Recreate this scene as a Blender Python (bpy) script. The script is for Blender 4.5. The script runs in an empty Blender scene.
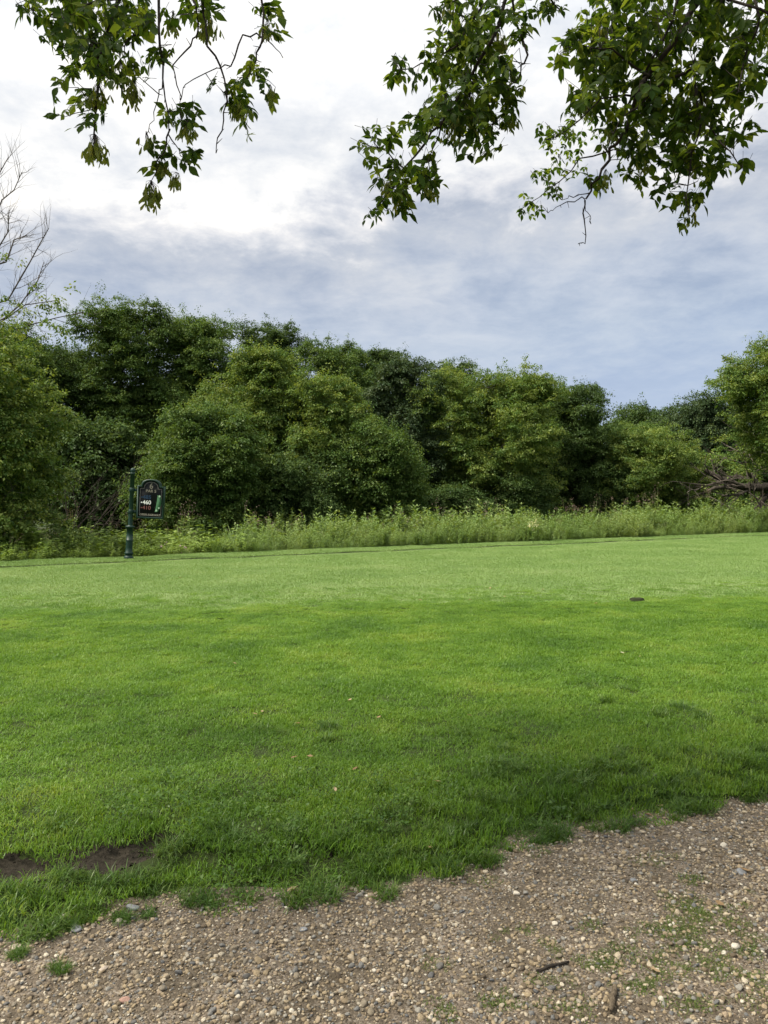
import bpy, math, random
import numpy as np
from mathutils import Vector, Matrix, Euler

# ------------------------------------------------------------------ camera, sky, sun, exposure
SC = bpy.context.scene
ROOT = SC.collection
FPX = 769.0
CAM_H = 1.6
YH = 497.0
PITCH = math.atan((512.0 - YH) / FPX)          # camera looks this much below the horizon

cam_d = bpy.data.cameras.new("camera")
cam_d.sensor_fit = 'VERTICAL'
cam_d.sensor_height = 24.0
cam_d.sensor_width = 18.0
cam_d.lens = 24.0 * FPX / 1024.0
cam_d.clip_start = 0.05
cam_d.clip_end = 3000.0
cam = bpy.data.objects.new("camera", cam_d)
ROOT.objects.link(cam)
cam.location = (0, 0, CAM_H)
cam.rotation_euler = (math.radians(90) - PITCH, 0, 0)
SC.camera = cam

SUN_EL = math.radians(57)
SUN_AZ = math.radians(-104)                      # from +Y, negative = to the left
sun_dir = Vector((math.sin(SUN_AZ) * math.cos(SUN_EL), math.cos(SUN_AZ) * math.cos(SUN_EL), math.sin(SUN_EL)))
sd = bpy.data.lights.new("sun", 'SUN')
sd.energy = 3.3
sd.angle = math.radians(9)
sd.color = (1.0, 0.93, 0.80)
sun = bpy.data.objects.new("sun", sd)
ROOT.objects.link(sun)
sun.rotation_euler = sun_dir.to_track_quat('Z', 'Y').to_euler()
sun.location = (0, 0, 30)

SC.view_settings.view_transform = 'Standard'
SC.view_settings.look = 'None'
SC.view_settings.gamma = 1.0
SC.view_settings.use_curve_mapping = False
SC.view_settings.exposure = 1.15
EXPO = 2.0 ** 1.15

SC.render.engine = 'CYCLES'
SC.cycles.max_bounces = 6
SC.cycles.diffuse_bounces = 3
SC.cycles.glossy_bounces = 2
SC.cycles.transmission_bounces = 4
SC.cycles.transparent_max_bounces = 6
SC.cycles.caustics_reflective = False
SC.cycles.caustics_refractive = False

world = bpy.data.worlds.new("World")
SC.world = world
world.use_nodes = True
NT = world.node_tree
for n in list(NT.nodes):
    NT.nodes.remove(n)


def nd(nt, typ, **kw):
    n = nt.nodes.new(typ)
    for k, v in kw.items():
        if k.startswith('i_'):
            n.inputs[k[2:]].default_value = v
        else:
            setattr(n, k, v)
    return n


def mth(nt, op, a, b=None, c=None, clamp=False):
    n = nt.nodes.new('ShaderNodeMath')
    n.operation = op
    n.use_clamp = clamp
    for i, v in enumerate((a, b, c)):
        if v is None:
            continue
        if isinstance(v, (int, float)):
            n.inputs[i].default_value = v
        else:
            nt.links.new(v, n.inputs[i])
    return n.outputs[0]


def ramp(nt, fac, stops, interp='LINEAR'):
    n = nt.nodes.new('ShaderNodeValToRGB')
    n.color_ramp.interpolation = interp
    el = n.color_ramp.elements
    while len(el) < len(stops):
        el.new(0.5)
    for e, (p, c) in zip(el, stops):
        e.position = p
        e.color = (c[0], c[1], c[2], 1)
    if fac is not None:
        nt.links.new(fac, n.inputs[0])
    return n.outputs[0]


def mixc(nt, fac, a, b, mode='MIX'):
    n = nt.nodes.new('ShaderNodeMix')
    n.data_type = 'RGBA'
    n.blend_type = mode
    for i, v in ((0, fac), (6, a), (7, b)):
        if isinstance(v, (int, float)):
            n.inputs[i].default_value = v
        elif isinstance(v, (tuple, list)):
            n.inputs[i].default_value = (v[0], v[1], v[2], 1)
        else:
            nt.links.new(v, n.inputs[i])
    return n.outputs[2]


def noise(nt, vec, scale, detail=5, rough=0.55, dist=0.0, lac=2.0):
    n = nt.nodes.new('ShaderNodeTexNoise')
    n.inputs['Scale'].default_value = scale
    n.inputs['Detail'].default_value = detail
    n.inputs['Roughness'].default_value = rough
    n.inputs['Distortion'].default_value = dist
    n.inputs['Lacunarity'].default_value = lac
    if vec is not None:
        nt.links.new(vec, n.inputs['Vector'])
    return n.outputs['Fac']


# sky: Nishita blue behind procedural cloud layers laid out by world direction
sky = nd(NT, 'ShaderNodeTexSky', sky_type='NISHITA', sun_disc=False, sun_elevation=SUN_EL,
         sun_rotation=SUN_AZ, air_density=1.0, dust_density=1.5, ozone_density=1.0)
tc = nd(NT, 'ShaderNodeTexCoord')
sep = nd(NT, 'ShaderNodeSeparateXYZ')
NT.links.new(tc.outputs['Generated'], sep.inputs[0])
dx, dy, dz = sep.outputs
zz = mth(NT, 'MAXIMUM', dz, 0.0)
den = mth(NT, 'ADD', zz, 0.17)
cmb = nd(NT, 'ShaderNodeCombineXYZ')
NT.links.new(mth(NT, 'DIVIDE', dx, den), cmb.inputs[0])
NT.links.new(mth(NT, 'MULTIPLY', mth(NT, 'DIVIDE', dy, den), 0.9), cmb.inputs[1])
cmb.inputs[2].default_value = 3.7
n_big = noise(NT, cmb.outputs[0], 0.8, 7, 0.58, 0.15)
n_mid = noise(NT, cmb.outputs[0], 2.8, 8, 0.62, 0.25)
n_fine = noise(NT, cmb.outputs[0], 7.0, 7, 0.62, 0.3)
# cloud height coordinate, wobbling with the noise; the bright deck comes lower to the left
f = mth(NT, 'ADD', zz, mth(NT, 'MULTIPLY', mth(NT, 'SUBTRACT', n_big, 0.5), 0.16))
f = mth(NT, 'ADD', f, mth(NT, 'MULTIPLY', mth(NT, 'SUBTRACT', n_mid, 0.5), 0.15))
f = mth(NT, 'ADD', f, mth(NT, 'MULTIPLY', mth(NT, 'SUBTRACT', n_fine, 0.5), 0.075))
f = mth(NT, 'ADD', f, mth(NT, 'MULTIPLY_ADD', dx, -0.075, -0.010))
deck = ramp(NT, f, [(0.0, (.46, .56, .73)), (0.10, (.48, .58, .76)), (0.17, (.55, .63, .76)), (0.25, (.565, .625, .735)),
                    (0.315, (.59, .63, .71)), (0.350, (.82, .83, .87)), (0.375, (1.0, 1.0, 1.0)), (0.50, (1.02, 1.02, 1.02)), (1.0, (1.0, 1.0, 1.0))])
streak = ramp(NT, n_mid, [(0.36, (.80, .83, .88)), (0.50, (1, 1, 1)), (0.64, (1.16, 1.13, 1.08))])
calm = mth(NT, 'MULTIPLY', mth(NT, 'SUBTRACT', zz, 0.10), 6.0, clamp=True)
deck = mixc(NT, calm, deck, streak, 'MULTIPLY')
deck = mixc(NT, calm, deck, ramp(NT, n_fine, [(0.36, (.90, .92, .95)), (0.62, (1.08, 1.07, 1.05))]), 'MULTIPLY')
# brighter cloud round the hidden sun
vdir = nd(NT, 'ShaderNodeVectorMath', operation='DOT_PRODUCT')
NT.links.new(tc.outputs['Generated'], vdir.inputs[0])
vdir.inputs[1].default_value = sun_dir
glow = mth(NT, 'POWER', mth(NT, 'MAXIMUM', vdir.outputs['Value'], 0.0), 7.0)
zen = mth(NT, 'MULTIPLY', mth(NT, 'MULTIPLY', mth(NT, 'SUBTRACT', zz, 0.42), 1.4, clamp=True), 0.75)
gain = mth(NT, 'ADD', mth(NT, 'MULTIPLY', glow, 1.6), mth(NT, 'ADD', zen, 1.0))
gain = mth(NT, 'MULTIPLY', gain, 1.0 / EXPO)
vs = nd(NT, 'ShaderNodeVectorMath', operation='SCALE')
NT.links.new(deck, vs.inputs[0])
NT.links.new(gain, vs.inputs['Scale'])
bg_c = nd(NT, 'ShaderNodeBackground')
NT.links.new(vs.outputs[0], bg_c.inputs['Color'])
bg_c.inputs['Strength'].default_value = 1.0
bg_s = nd(NT, 'ShaderNodeBackground')
NT.links.new(sky.outputs[0], bg_s.inputs['Color'])
bg_s.inputs['Strength'].default_value = 0.05
cover = ramp(NT, n_big, [(0.30, (.80,) * 3), (0.55, (.95,) * 3)])
mx = nd(NT, 'ShaderNodeMixShader')
NT.links.new(cover, mx.inputs[0])
NT.links.new(bg_s.outputs[0], mx.inputs[1])
NT.links.new(bg_c.outputs[0], mx.inputs[2])
wo = nd(NT, 'ShaderNodeOutputWorld')
NT.links.new(mx.outputs[0], wo.inputs[0])

# ------------------------------------------------------------------ helpers
rng = np.random.default_rng(7)
random.seed(7)
cp, sp_ = math.cos(PITCH), math.sin(PITCH)


def at(px, py, Y):
    """world point seen at photo pixel (px, py), Y metres ahead"""
    u, v = (px - 384.0) / FPX, (512.0 - py) / FPX
    d = Vector((u, cp + v * sp_, -sp_ + v * cp))
    return Vector((0, 0, CAM_H)) + d * (Y / d.y)


def on_ground(px, py, z=0.0):
    u, v = (px - 384.0) / FPX, (512.0 - py) / FPX
    d = Vector((u, cp + v * sp_, -sp_ + v * cp))
    return Vector((0, 0, CAM_H)) + d * ((z - CAM_H) / d.z)


def _hash(ix, iy, seed):
    h = (ix.astype(np.int64) * 374761393 + iy.astype(np.int64) * 668265263 + seed * 974711) & 0x7fffffff
    h = (h ^ (h >> 13)) * 1274126177 & 0x7fffffff
    return ((h ^ (h >> 16)) & 0xffff) / 65535.0


def vnoise(x, y, seed=0):
    x = np.asarray(x, float); y = np.asarray(y, float)
    ix, iy = np.floor(x), np.floor(y)
    fx, fy = x - ix, y - iy
    fx = fx * fx * (3 - 2 * fx); fy = fy * fy * (3 - 2 * fy)
    a, b = _hash(ix, iy, seed), _hash(ix + 1, iy, seed)
    c, d = _hash(ix, iy + 1, seed), _hash(ix + 1, iy + 1, seed)
    return (a * (1 - fx) + b * fx) * (1 - fy) + (c * (1 - fx) + d * fx) * fy


def fbm(x, y, seed=0, oct=3):
    s, a, t = 0.0, 1.0, 0.0
    for o in range(oct):
        s = s + a * vnoise(np.asarray(x) * 2 ** o, np.asarray(y) * 2 ** o, seed + o * 17)
        t += a; a *= 0.5
    return s / t


def sstep(a, b, x):
    t = np.clip((np.asarray(x, float) - a) / (b - a), 0, 1)
    return t * t * (3 - 2 * t)


class MB:
    """collects verts and faces (quads/tris as numpy blocks) for ONE mesh object"""
    def __init__(self):
        self.V, self.F, self.M, self.T, self.n = [], [], [], [], 0

    def add(self, V, F, mat=0, tint=0.5):
        V = np.asarray(V, float).reshape(-1, 3)
        F = np.asarray(F, int)
        self.V.append(V)
        self.F.append(F + self.n)
        self.M.append(np.full(len(F), mat, int))
        self.T.append(np.broadcast_to(np.asarray(tint, float), (len(V),)))
        self.n += len(V)

    def tube(self, P, R, sides=6, mat=0, cap=True, wob=0.0):
        P = np.asarray([tuple(p) for p in P], float)
        R = np.asarray(R, float)
        n = len(P)
        T = np.gradient(P, axis=0)
        T /= np.linalg.norm(T, axis=1, keepdims=True) + 1e-9
        ref = np.array([0, 0, 1.0]) if abs(T[0, 2]) < 0.9 else np.array([1.0, 0, 0])
        rows = []
        for i in range(n):
            s = np.cross(T[i], ref)
            s /= np.linalg.norm(s) + 1e-9
            u = np.cross(s, T[i])
            ref = u
            a = np.arange(sides) * 2 * math.pi / sides
            rr = R[i] * (1 + wob * (rng.random(sides) - 0.5))
            rows.append(P[i] + np.cos(a)[:, None] * s * rr[:, None] + np.sin(a)[:, None] * u * rr[:, None])
        V = np.vstack(rows)
        i = np.arange(n - 1)[:, None] * sides
        j = np.arange(sides)[None, :]
        k = (j + 1) % sides
        F = np.stack([i + j, i + k, i + sides + k, i + sides + j], -1).reshape(-1, 4)
        self.add(V, F, mat)
        if cap:
            V2 = np.vstack([rows[-1], P[-1:]])
            self.add(V2, [(q, (q + 1) % sides, sides) for q in range(sides)], mat)

    def mesh(self, name, mats, smooth=False):
        me = bpy.data.meshes.new(name)
        V = np.vstack(self.V)
        me.vertices.add(len(V))
        me.vertices.foreach_set('co', V.ravel())
        tot = np.concatenate([np.full(len(f), f.shape[1], int) for f in self.F])
        loops = np.concatenate([f.ravel() for f in self.F])
        me.loops.add(len(loops))
        me.loops.foreach_set('vertex_index', loops)
        me.polygons.add(len(tot))
        start = np.concatenate([[0], np.cumsum(tot)[:-1]])
        me.polygons.foreach_set('loop_start', start)
        me.polygons.foreach_set('loop_total', tot)
        me.polygons.foreach_set('material_index', np.concatenate(self.M))
        if smooth:
            me.polygons.foreach_set('use_smooth', np.ones(len(tot), bool))
        at_ = me.attributes.new('tint', 'FLOAT', 'POINT')
        at_.data.foreach_set('value', np.concatenate(self.T))
        for m in mats:
            me.materials.append(m)
        me.update(calc_edges=True)
        return me

    def build(self, name, mats, parent=None, smooth=False, loc=None, link=True):
        if not isinstance(mats, (list, tuple)):
            mats = [mats]
        o = bpy.data.objects.new(name, self.mesh(name, mats, smooth))
        if link:
            ROOT.objects.link(o)
        if parent is not None:
            o.parent = parent
        if loc is not None:
            o.location = loc
        return o


def tag(o, label, cat, group=None, kind=None):
    o['label'] = label
    o['category'] = cat
    if group:
        o['group'] = group
    if kind:
        o['kind'] = kind
    return o


def struct(o):
    o['kind'] = 'structure'
    return o


def empty(name, loc, label, cat, group=None):
    o = bpy.data.objects.new(name, None)
    ROOT.objects.link(o)
    o.location = loc
    o.empty_display_size = 0.2
    return tag(o, label, cat, group)


def lathe(mb, prof, sides=20, c=(0, 0), mat=0):
    prof = np.asarray(prof, float)
    a = np.arange(sides) * 2 * math.pi / sides
    V = np.stack([c[0] + prof[:, 0:1] * np.cos(a), c[1] + prof[:, 0:1] * np.sin(a),
                  np.repeat(prof[:, 1:2], sides, 1)], -1).reshape(-1, 3)
    n = len(prof)
    i = np.arange(n - 1)[:, None] * sides
    j = np.arange(sides)[None, :]
    k = (j + 1) % sides
    mb.add(V, np.stack([i + j, i + k, i + sides + k, i + sides + j], -1).reshape(-1, 4), mat)


def leaf_quads(P, T, Nrm, L, W):
    """diamond leaves: base P, direction T, normal Nrm"""
    B = np.cross(Nrm, T)
    B /= np.linalg.norm(B, axis=1, keepdims=True) + 1e-9
    L = L[:, None]; W = W[:, None]
    V = np.stack([P, P + T * L * .45 + B * W * .5, P + T * L - Nrm * L * .12, P + T * L * .45 - B * W * .5], 1)
    n = len(P)
    return V.reshape(-1, 3), (np.arange(n) * 4)[:, None] + np.arange(4)[None, :]


def unit(a):
    return a / (np.linalg.norm(a, axis=1, keepdims=True) + 1e-9)


# ------------------------------------------------------------------ materials
def mat_new(name):
    m = bpy.data.materials.new(name)
    m.use_nodes = True
    nt = m.node_tree
    for n in list(nt.nodes):
        nt.nodes.remove(n)
    out = nt.nodes.new('ShaderNodeOutputMaterial')
    return m, nt, out


def principled(nt, out, col, rough=0.8, spec=0.3, bump=None, bstr=0.3, bdist=0.02):
    b = nt.nodes.new('ShaderNodeBsdfPrincipled')
    if isinstance(col, (tuple, list)):
        b.inputs['Base Color'].default_value = (*col[:3], 1)
    else:
        nt.links.new(col, b.inputs['Base Color'])
    if isinstance(rough, (int, float)):
        b.inputs['Roughness'].default_value = rough
    else:
        nt.links.new(rough, b.inputs['Roughness'])
    b.inputs['Specular IOR Level'].default_value = spec
    if bump is not None:
        bp = nt.nodes.new('ShaderNodeBump')
        bp.inputs['Strength'].default_value = bstr
        bp.inputs['Distance'].default_value = bdist
        nt.links.new(bump, bp.inputs['Height'])
        nt.links.new(bp.outputs[0], b.inputs['Normal'])
    nt.links.new(b.outputs[0], out.inputs['Surface'])
    return b


def leaf_mat(name, stops, trans=0.35, gloss=0.06, rough=0.45, patch=None, tcol=(1.25, 1.15, 0.5)):
    """stops: colours over a per-leaf random value mixed with the 'tint' attribute and per-instance random"""
    m, nt, out = mat_new(name)
    g = nt.nodes.new('ShaderNodeNewGeometry')
    a = nd(nt, 'ShaderNodeAttribute', attribute_name='tint')
    v = mth(nt, 'ADD', mth(nt, 'MULTIPLY', g.outputs['Random Per Island'], 0.45), mth(nt, 'MULTIPLY', a.outputs['Fac'], 0.55))
    if patch:
        oi = nt.nodes.new('ShaderNodeObjectInfo')
        nz = noise(nt, g.outputs['Position'], patch[0], 3, 0.6)
        v = mth(nt, 'ADD', mth(nt, 'MULTIPLY', v, 1 - patch[1]), mth(nt, 'MULTIPLY', mth(nt, 'MULTIPLY_ADD', nz, 2.6, -0.8, clamp=True), patch[1]))
        v = mth(nt, 'ADD', v, mth(nt, 'MULTIPLY', mth(nt, 'SUBTRACT', oi.outputs['Random'], 0.5), 0.18))
    col = ramp(nt, v, stops)
    d = nt.nodes.new('ShaderNodeBsdfDiffuse')
    nt.links.new(col, d.inputs[0])
    t = nt.nodes.new('ShaderNodeBsdfTranslucent')
    nt.links.new(mixc(nt, 1.0, col, tcol, 'MULTIPLY'), t.inputs[0])
    ms = nt.nodes.new('ShaderNodeMixShader')
    ms.inputs[0].default_value = trans
    nt.links.new(d.outputs[0], ms.inputs[1])
    nt.links.new(t.outputs[0], ms.inputs[2])
    gl = nt.nodes.new('ShaderNodeBsdfGlossy')
    gl.inputs['Roughness'].default_value = rough
    gl.inputs['Color'].default_value = (1, 1, 1, 1)
    fr = nt.nodes.new('ShaderNodeLayerWeight')
    fr.inputs[0].default_value = 0.5
    m2 = nt.nodes.new('ShaderNodeMixShader')
    nt.links.new(mth(nt, 'MULTIPLY_ADD', mth(nt, 'POWER', fr.outputs['Facing'], 4.0), gloss * 2.0, gloss * .4), m2.inputs[0])
    nt.links.new(ms.outputs[0], m2.inputs[1])
    nt.links.new(gl.outputs[0], m2.inputs[2])
    nt.links.new(m2.outputs[0], out.inputs['Surface'])
    return m


def bark_mat(name, c1, c2, scale=9):
    m, nt, out = mat_new(name)
    t = nt.nodes.new('ShaderNodeTexCoord')
    mp = nt.nodes.new('ShaderNodeMapping')
    mp.inputs['Scale'].default_value = (1, 1, 0.22)
    nt.links.new(t.outputs['Object'], mp.inputs[0])
    nz = noise(nt, mp.outputs[0], scale, 6, 0.7, 0.4)
    principled(nt, out, ramp(nt, nz, [(0.3, c1), (0.7, c2)]), 0.9, 0.15, nz, 0.8, 0.03)
    return m


M = {}
M['bark'] = bark_mat('bark', (.035, .028, .022), (.13, .11, .09))
M['bark_dark'] = bark_mat('dark_bark', (.018, .015, .012), (.06, .05, .04), 14)
M['bark_grey'] = bark_mat('weathered_bark', (.07, .062, .055), (.24, .22, .20), 12)
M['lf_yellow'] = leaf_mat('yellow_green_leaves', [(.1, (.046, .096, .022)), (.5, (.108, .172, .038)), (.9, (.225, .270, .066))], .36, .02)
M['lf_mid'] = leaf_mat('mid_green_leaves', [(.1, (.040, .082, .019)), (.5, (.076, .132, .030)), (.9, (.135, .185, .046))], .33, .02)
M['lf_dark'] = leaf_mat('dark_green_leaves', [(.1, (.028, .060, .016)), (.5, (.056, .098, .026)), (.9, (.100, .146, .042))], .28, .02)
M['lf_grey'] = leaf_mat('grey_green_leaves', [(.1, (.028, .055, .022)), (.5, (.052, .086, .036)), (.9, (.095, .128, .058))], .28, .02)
M['lf_over'] = leaf_mat('overhanging_leaves', [(.1, (.024, .056, .008)), (.55, (.058, .106, .014)), (.92, (.19, .25, .036))], .58, .015, .55)
M['key'] = leaf_mat('winged_seeds', [(.1, (.10, .145, .022)), (.5, (.17, .205, .040)), (.9, (.25, .26, .07))], .55, .02)
M['grass'] = leaf_mat('lawn_grass_blades', [(.08, (.044, .112, .009)), (.35, (.088, .186, .015)), (.62, (.142, .258, .024)), (.9, (.230, .305, .048))], .42, .04, .45, patch=(0.9, .5))
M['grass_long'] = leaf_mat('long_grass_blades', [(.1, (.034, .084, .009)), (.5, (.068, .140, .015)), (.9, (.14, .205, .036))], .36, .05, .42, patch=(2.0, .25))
M['grass_tee'] = leaf_mat('short_mown_grass', [(.1, (.130, .225, .050)), (.5, (.178, .285, .074)), (.9, (.245, .335, .115))], .25, .05, .5, patch=(0.55, .5))
M['weed'] = leaf_mat('tall_weed_leaves', [(.1, (.090, .165, .034)), (.5, (.160, .245, .060)), (.9, (.250, .305, .105))], .34, .05, .5, patch=(0.5, .35))
M['weed_bright'] = leaf_mat('broad_weed_leaves', [(.1, (.110, .190, .022)), (.5, (.185, .275, .038)), (.9, (.255, .325, .075))], .36, .05, .5, patch=(0.6, .3))
M['moss'] = leaf_mat('low_path_weeds', [(.1, (.055, .095, .018)), (.5, (.110, .160, .034)), (.9, (.20, .21, .07))], .3, .03, .5, patch=(3.0, .4))
M['straw'] = leaf_mat('dry_stalks', [(.1, (.10, .085, .045)), (.9, (.26, .22, .12))], .2, .02)
M['seedhead'] = leaf_mat('brown_flower_heads', [(.1, (.11, .085, .060)), (.9, (.28, .20, .17))], .2, .02)
M['pink'] = leaf_mat('pink_petals', [(.1, (.42, .20, .36)), (.9, (.62, .36, .54))], .3, .02)
M['cream'] = leaf_mat('cream_petals', [(.1, (.55, .52, .28)), (.9, (.75, .72, .45))], .3, .02)
M['dry_leaf'] = leaf_mat('dry_leaf', [(.1, (.16, .09, .045)), (.5, (.28, .19, .10)), (.9, (.42, .33, .21))], .2, .03)
M['pale_leaf'] = leaf_mat('pale_leaf', [(.1, (.60, .56, .42)), (.9, (.70, .66, .52))], .2, .03)


def mat_soil(name, c1, c2, sc=30):
    m, nt, out = mat_new(name)
    g = nt.nodes.new('ShaderNodeNewGeometry')
    n1 = noise(nt, g.outputs['Position'], sc, 7, 0.65)
    n2 = noise(nt, g.outputs['Position'], sc * 0.12, 4, 0.6)
    c = mixc(nt, mth(nt, 'MULTIPLY', n2, 0.9), ramp(nt, n1, [(.3, c1), (.7, c2)]), c1)
    principled(nt, out, c, 0.95, 0.15, n1, 0.9, 0.012)
    return m


M['thatch'] = mat_soil('grass_thatch', (.024, .036, .009), (.050, .070, .020), 60)
M['soil'] = mat_soil('bare_soil', (.020, .017, .012), (.072, .060, .045), 40)
M['under'] = mat_soil('undergrowth_soil', (.020, .024, .010), (.05, .055, .022), 3)


def mat_gravel():
    m, nt, out = mat_new('gravel_bed')
    g = nt.nodes.new('ShaderNodeNewGeometry')
    P = g.outputs['Position']
    v1 = nd(nt, 'ShaderNodeTexVoronoi', feature='F1')
    v1.inputs['Scale'].default_value = 120
    nt.links.new(P, v1.inputs['Vector'])
    v2 = nd(nt, 'ShaderNodeTexVoronoi', feature='F1')
    v2.inputs['Scale'].default_value = 260
    nt.links.new(P, v2.inputs['Vector'])
    s1 = nd(nt, 'ShaderNodeSeparateColor')
    nt.links.new(v1.outputs['Color'], s1.inputs[0])
    stone = ramp(nt, s1.outputs[0], [(0, (.09, .075, .06)), (.4, (.17, .135, .10)), (.75, (.26, .21, .16)), (1, (.38, .33, .27))])
    n1 = noise(nt, P, 5, 5, 0.6)
    n2 = noise(nt, P, 90, 6, 0.7)
    dirt = ramp(nt, n2, [(.3, (.046, .036, .024)), (.7, (.112, .089, .058))])
    c = mixc(nt, mth(nt, 'MULTIPLY_ADD', n1, 2.2, -0.55, clamp=True), stone, dirt)
    h = mth(nt, 'ADD', mth(nt, 'MULTIPLY', v1.outputs['Distance'], -1.0), mth(nt, 'MULTIPLY', v2.outputs['Distance'], -0.5))
    h = mth(nt, 'ADD', h, mth(nt, 'MULTIPLY', n2, 0.6))
    principled(nt, out, c, 0.92, 0.2, h, 0.8, 0.006)
    return m


M['gravel'] = mat_gravel()


def mat_pebble():
    m, nt, out = mat_new('pebbles')
    oi = nt.nodes.new('ShaderNodeObjectInfo')
    t = nt.nodes.new('ShaderNodeTexCoord')
    c = ramp(nt, oi.outputs['Random'], [(0, (.085, .066, .045)), (.18, (.235, .183, .116)), (.36, (.37, .295, .185)), (.52, (.20, .175, .135)), (.60, (.115, .118, .12)),
                                        (.70, (.27, .26, .23)), (.80, (.46, .39, .275)), (.89, (.28, .21, .14)), (.96, (.53, .47, .36)), (1, (.60, .56, .47))])
    nz = noise(nt, t.outputs['Object'], 2.2, 5, 0.65)
    c = mixc(nt, 1.0, c, ramp(nt, nz, [(.3, (.72, .70, .68)), (.7, (1.12, 1.1, 1.08))]), 'MULTIPLY')
    principled(nt, out, c, 0.8, 0.3, nz, 0.3, 0.1)
    return m


M['pebble'] = mat_pebble()


def mat_tee():
    m, nt, out = mat_new('tee_turf')
    g = nt.nodes.new('ShaderNodeNewGeometry')
    P = g.outputs['Position']
    n1 = noise(nt, P, 0.55, 4, 0.6)
    n2 = noise(nt, P, 45, 4, 0.7)
    c = ramp(nt, n1, [(.3, (.085, .135, .032)), (.55, (.108, .158, .042)), (.75, (.130, .176, .056))])
    c = mixc(nt, 1.0, c, ramp(nt, n2, [(.3, (.6, .65, .6)), (.7, (1.25, 1.2, 1.2))]), 'MULTIPLY')
    principled(nt, out, c, 0.8, 0.25, n2, 0.6, 0.02)
    return m


M['tee'] = mat_tee()


def mat_plain(name, col, rough=0.5, spec=0.4, var=0.25, sc=25):
    m, nt, out = mat_new(name)
    t = nt.nodes.new('ShaderNodeTexCoord')
    nz = noise(nt, t.outputs['Object'], sc, 5, 0.65)
    lo, hi = tuple(c * (1 - var) for c in col), tuple(c * (1 + var) for c in col)
    principled(nt, out, ramp(nt, nz, [(.3, lo), (.7, hi)]), rough, spec, nz, 0.08, 0.01)
    return m


M['sign_green'] = mat_plain('green_paint', (.006, .027, .018), .5, .3)
M['sign_black'] = mat_plain('black_panel', (.008, .009, .010), .7, .15)
M['sign_line'] = mat_plain('grey_line', (.13, .125, .11), .6)
M['sign_white'] = mat_plain('white_letters', (.80, .80, .76), .6, .3, .05)
M['sign_gold'] = mat_plain('dull_gold_letters', (.20, .18, .14), .6, .3, .1)
M['sign_blue'] = mat_plain('blue_letters', (.014, .040, .080), .6, .3, .1)
M['sign_red'] = mat_plain('red_letters', (.16, .058, .050), .6, .3, .1)
M['map_green'] = mat_plain('map_green', (.036, .110, .045), .6, .3, .2, 8)
M['map_pale'] = mat_plain('map_pale', (.35, .48, .33), .6, .3, .1)
M['stone_grey'] = mat_plain('grey_stone', (.19, .195, .20), .8, .3, .25, 30)
M['stone_tan'] = mat_plain('tan_stone', (.40, .33, .26), .8, .3, .2, 30)
M['stone_pink'] = mat_plain('pink_stone', (.36, .22, .17), .8, .3, .2, 30)
M['stick'] = bark_mat('stick_bark', (.10, .075, .05), (.24, .19, .13), 60)

# ------------------------------------------------------------------ terrain
EDGE_PX = [(-200, 960), (0, 932), (60, 915), (100, 903), (200, 897), (300, 886), (400, 868), (470, 854), (520, 832), (600, 815), (700, 799), (768, 788), (900, 772)]
_e = [on_ground(a, b, -0.02) for a, b in EDGE_PX]
EX = np.array([-60, -8, -4] + [p.x for p in _e] + [9, 60.])
EY = np.array([-4, 2.0, 2.45] + [p.y for p in _e] + [7.5, 22.])


def edge_y(x):
    x = np.asarray(x, float)
    return np.interp(x, EX, EY) + 0.16 * (fbm(x * 2.2, x * 0 + 3.1, 5) - .5) + 0.06 * (vnoise(x * 9, x * 0, 9) - .5)


L0 = np.array([-8.5, 17.0]); L1 = np.array([15.7, 31.3])
Ld = (L1 - L0) / np.linalg.norm(L1 - L0)
Ln = np.array([-Ld[1], Ld[0]])


def far_s(x, y):
    return (np.asarray(x) - L0[0]) * Ln[0] + (np.asarray(y) - L0[1]) * Ln[1]


def tee_y(x):
    x = np.asarray(x, float)
    return 11.3 + 0.11 * x + 0.9 * (fbm(x * 0.35, x * 0 + 1, 31) - .5)


def tee_z(x, y):
    return np.maximum(H(x, y), -0.02) - .012 + 0.032 * sstep(0.0, 1.2, y - tee_y(x))


def soil_mask(x, y):
    def ell(cx, cy, a, rx, ry):
        u, v = (x - cx) * math.cos(a) + (y - cy) * math.sin(a), -(x - cx) * math.sin(a) + (y - cy) * math.cos(a)
        return np.sqrt((u / rx) ** 2 + (v / ry) ** 2)
    d = np.minimum(ell(-1.62, 3.27, 0.36, 0.62, 0.145), ell(-0.37, 3.47, 0.3, 0.13, 0.06))
    d = np.minimum(d, ell(-1.08, 3.54, 0.55, 0.26, 0.085))
    d = np.minimum(d, ell(-2.4, 2.95, 0.1, 0.5, 0.13))
    return 1 - sstep(0.70, 1.15, d + 1.1 * (fbm(x * 6, y * 6, 77) - .45))


def H(x, y):
    x = np.asarray(x, float); y = np.asarray(y, float)
    ey = edge_y(x)
    bank = sstep(-0.08, 0.55, y - ey)
    z = -0.10 + 0.12 * bank
    z = z + 0.05 * (fbm(x * 0.8, y * 0.8, 3) - .5) * bank + 0.05 * (fbm(x * 3.1, y * 3.1, 11) - .5) * bank * (1 - sstep(3, 9, y))
    z = z - 0.075 * soil_mask(x, y)
    s = far_s(x, y)
    z = z - 0.07 * sstep(0.0, 0.08, s) + 0.11 * sstep(0.10, 0.22, s) - 0.60 * sstep(1.2, 5.0, s)
    z = z - 0.35 * (1 - sstep(-0.6, -0.15, y - ey))
    return z


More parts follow.
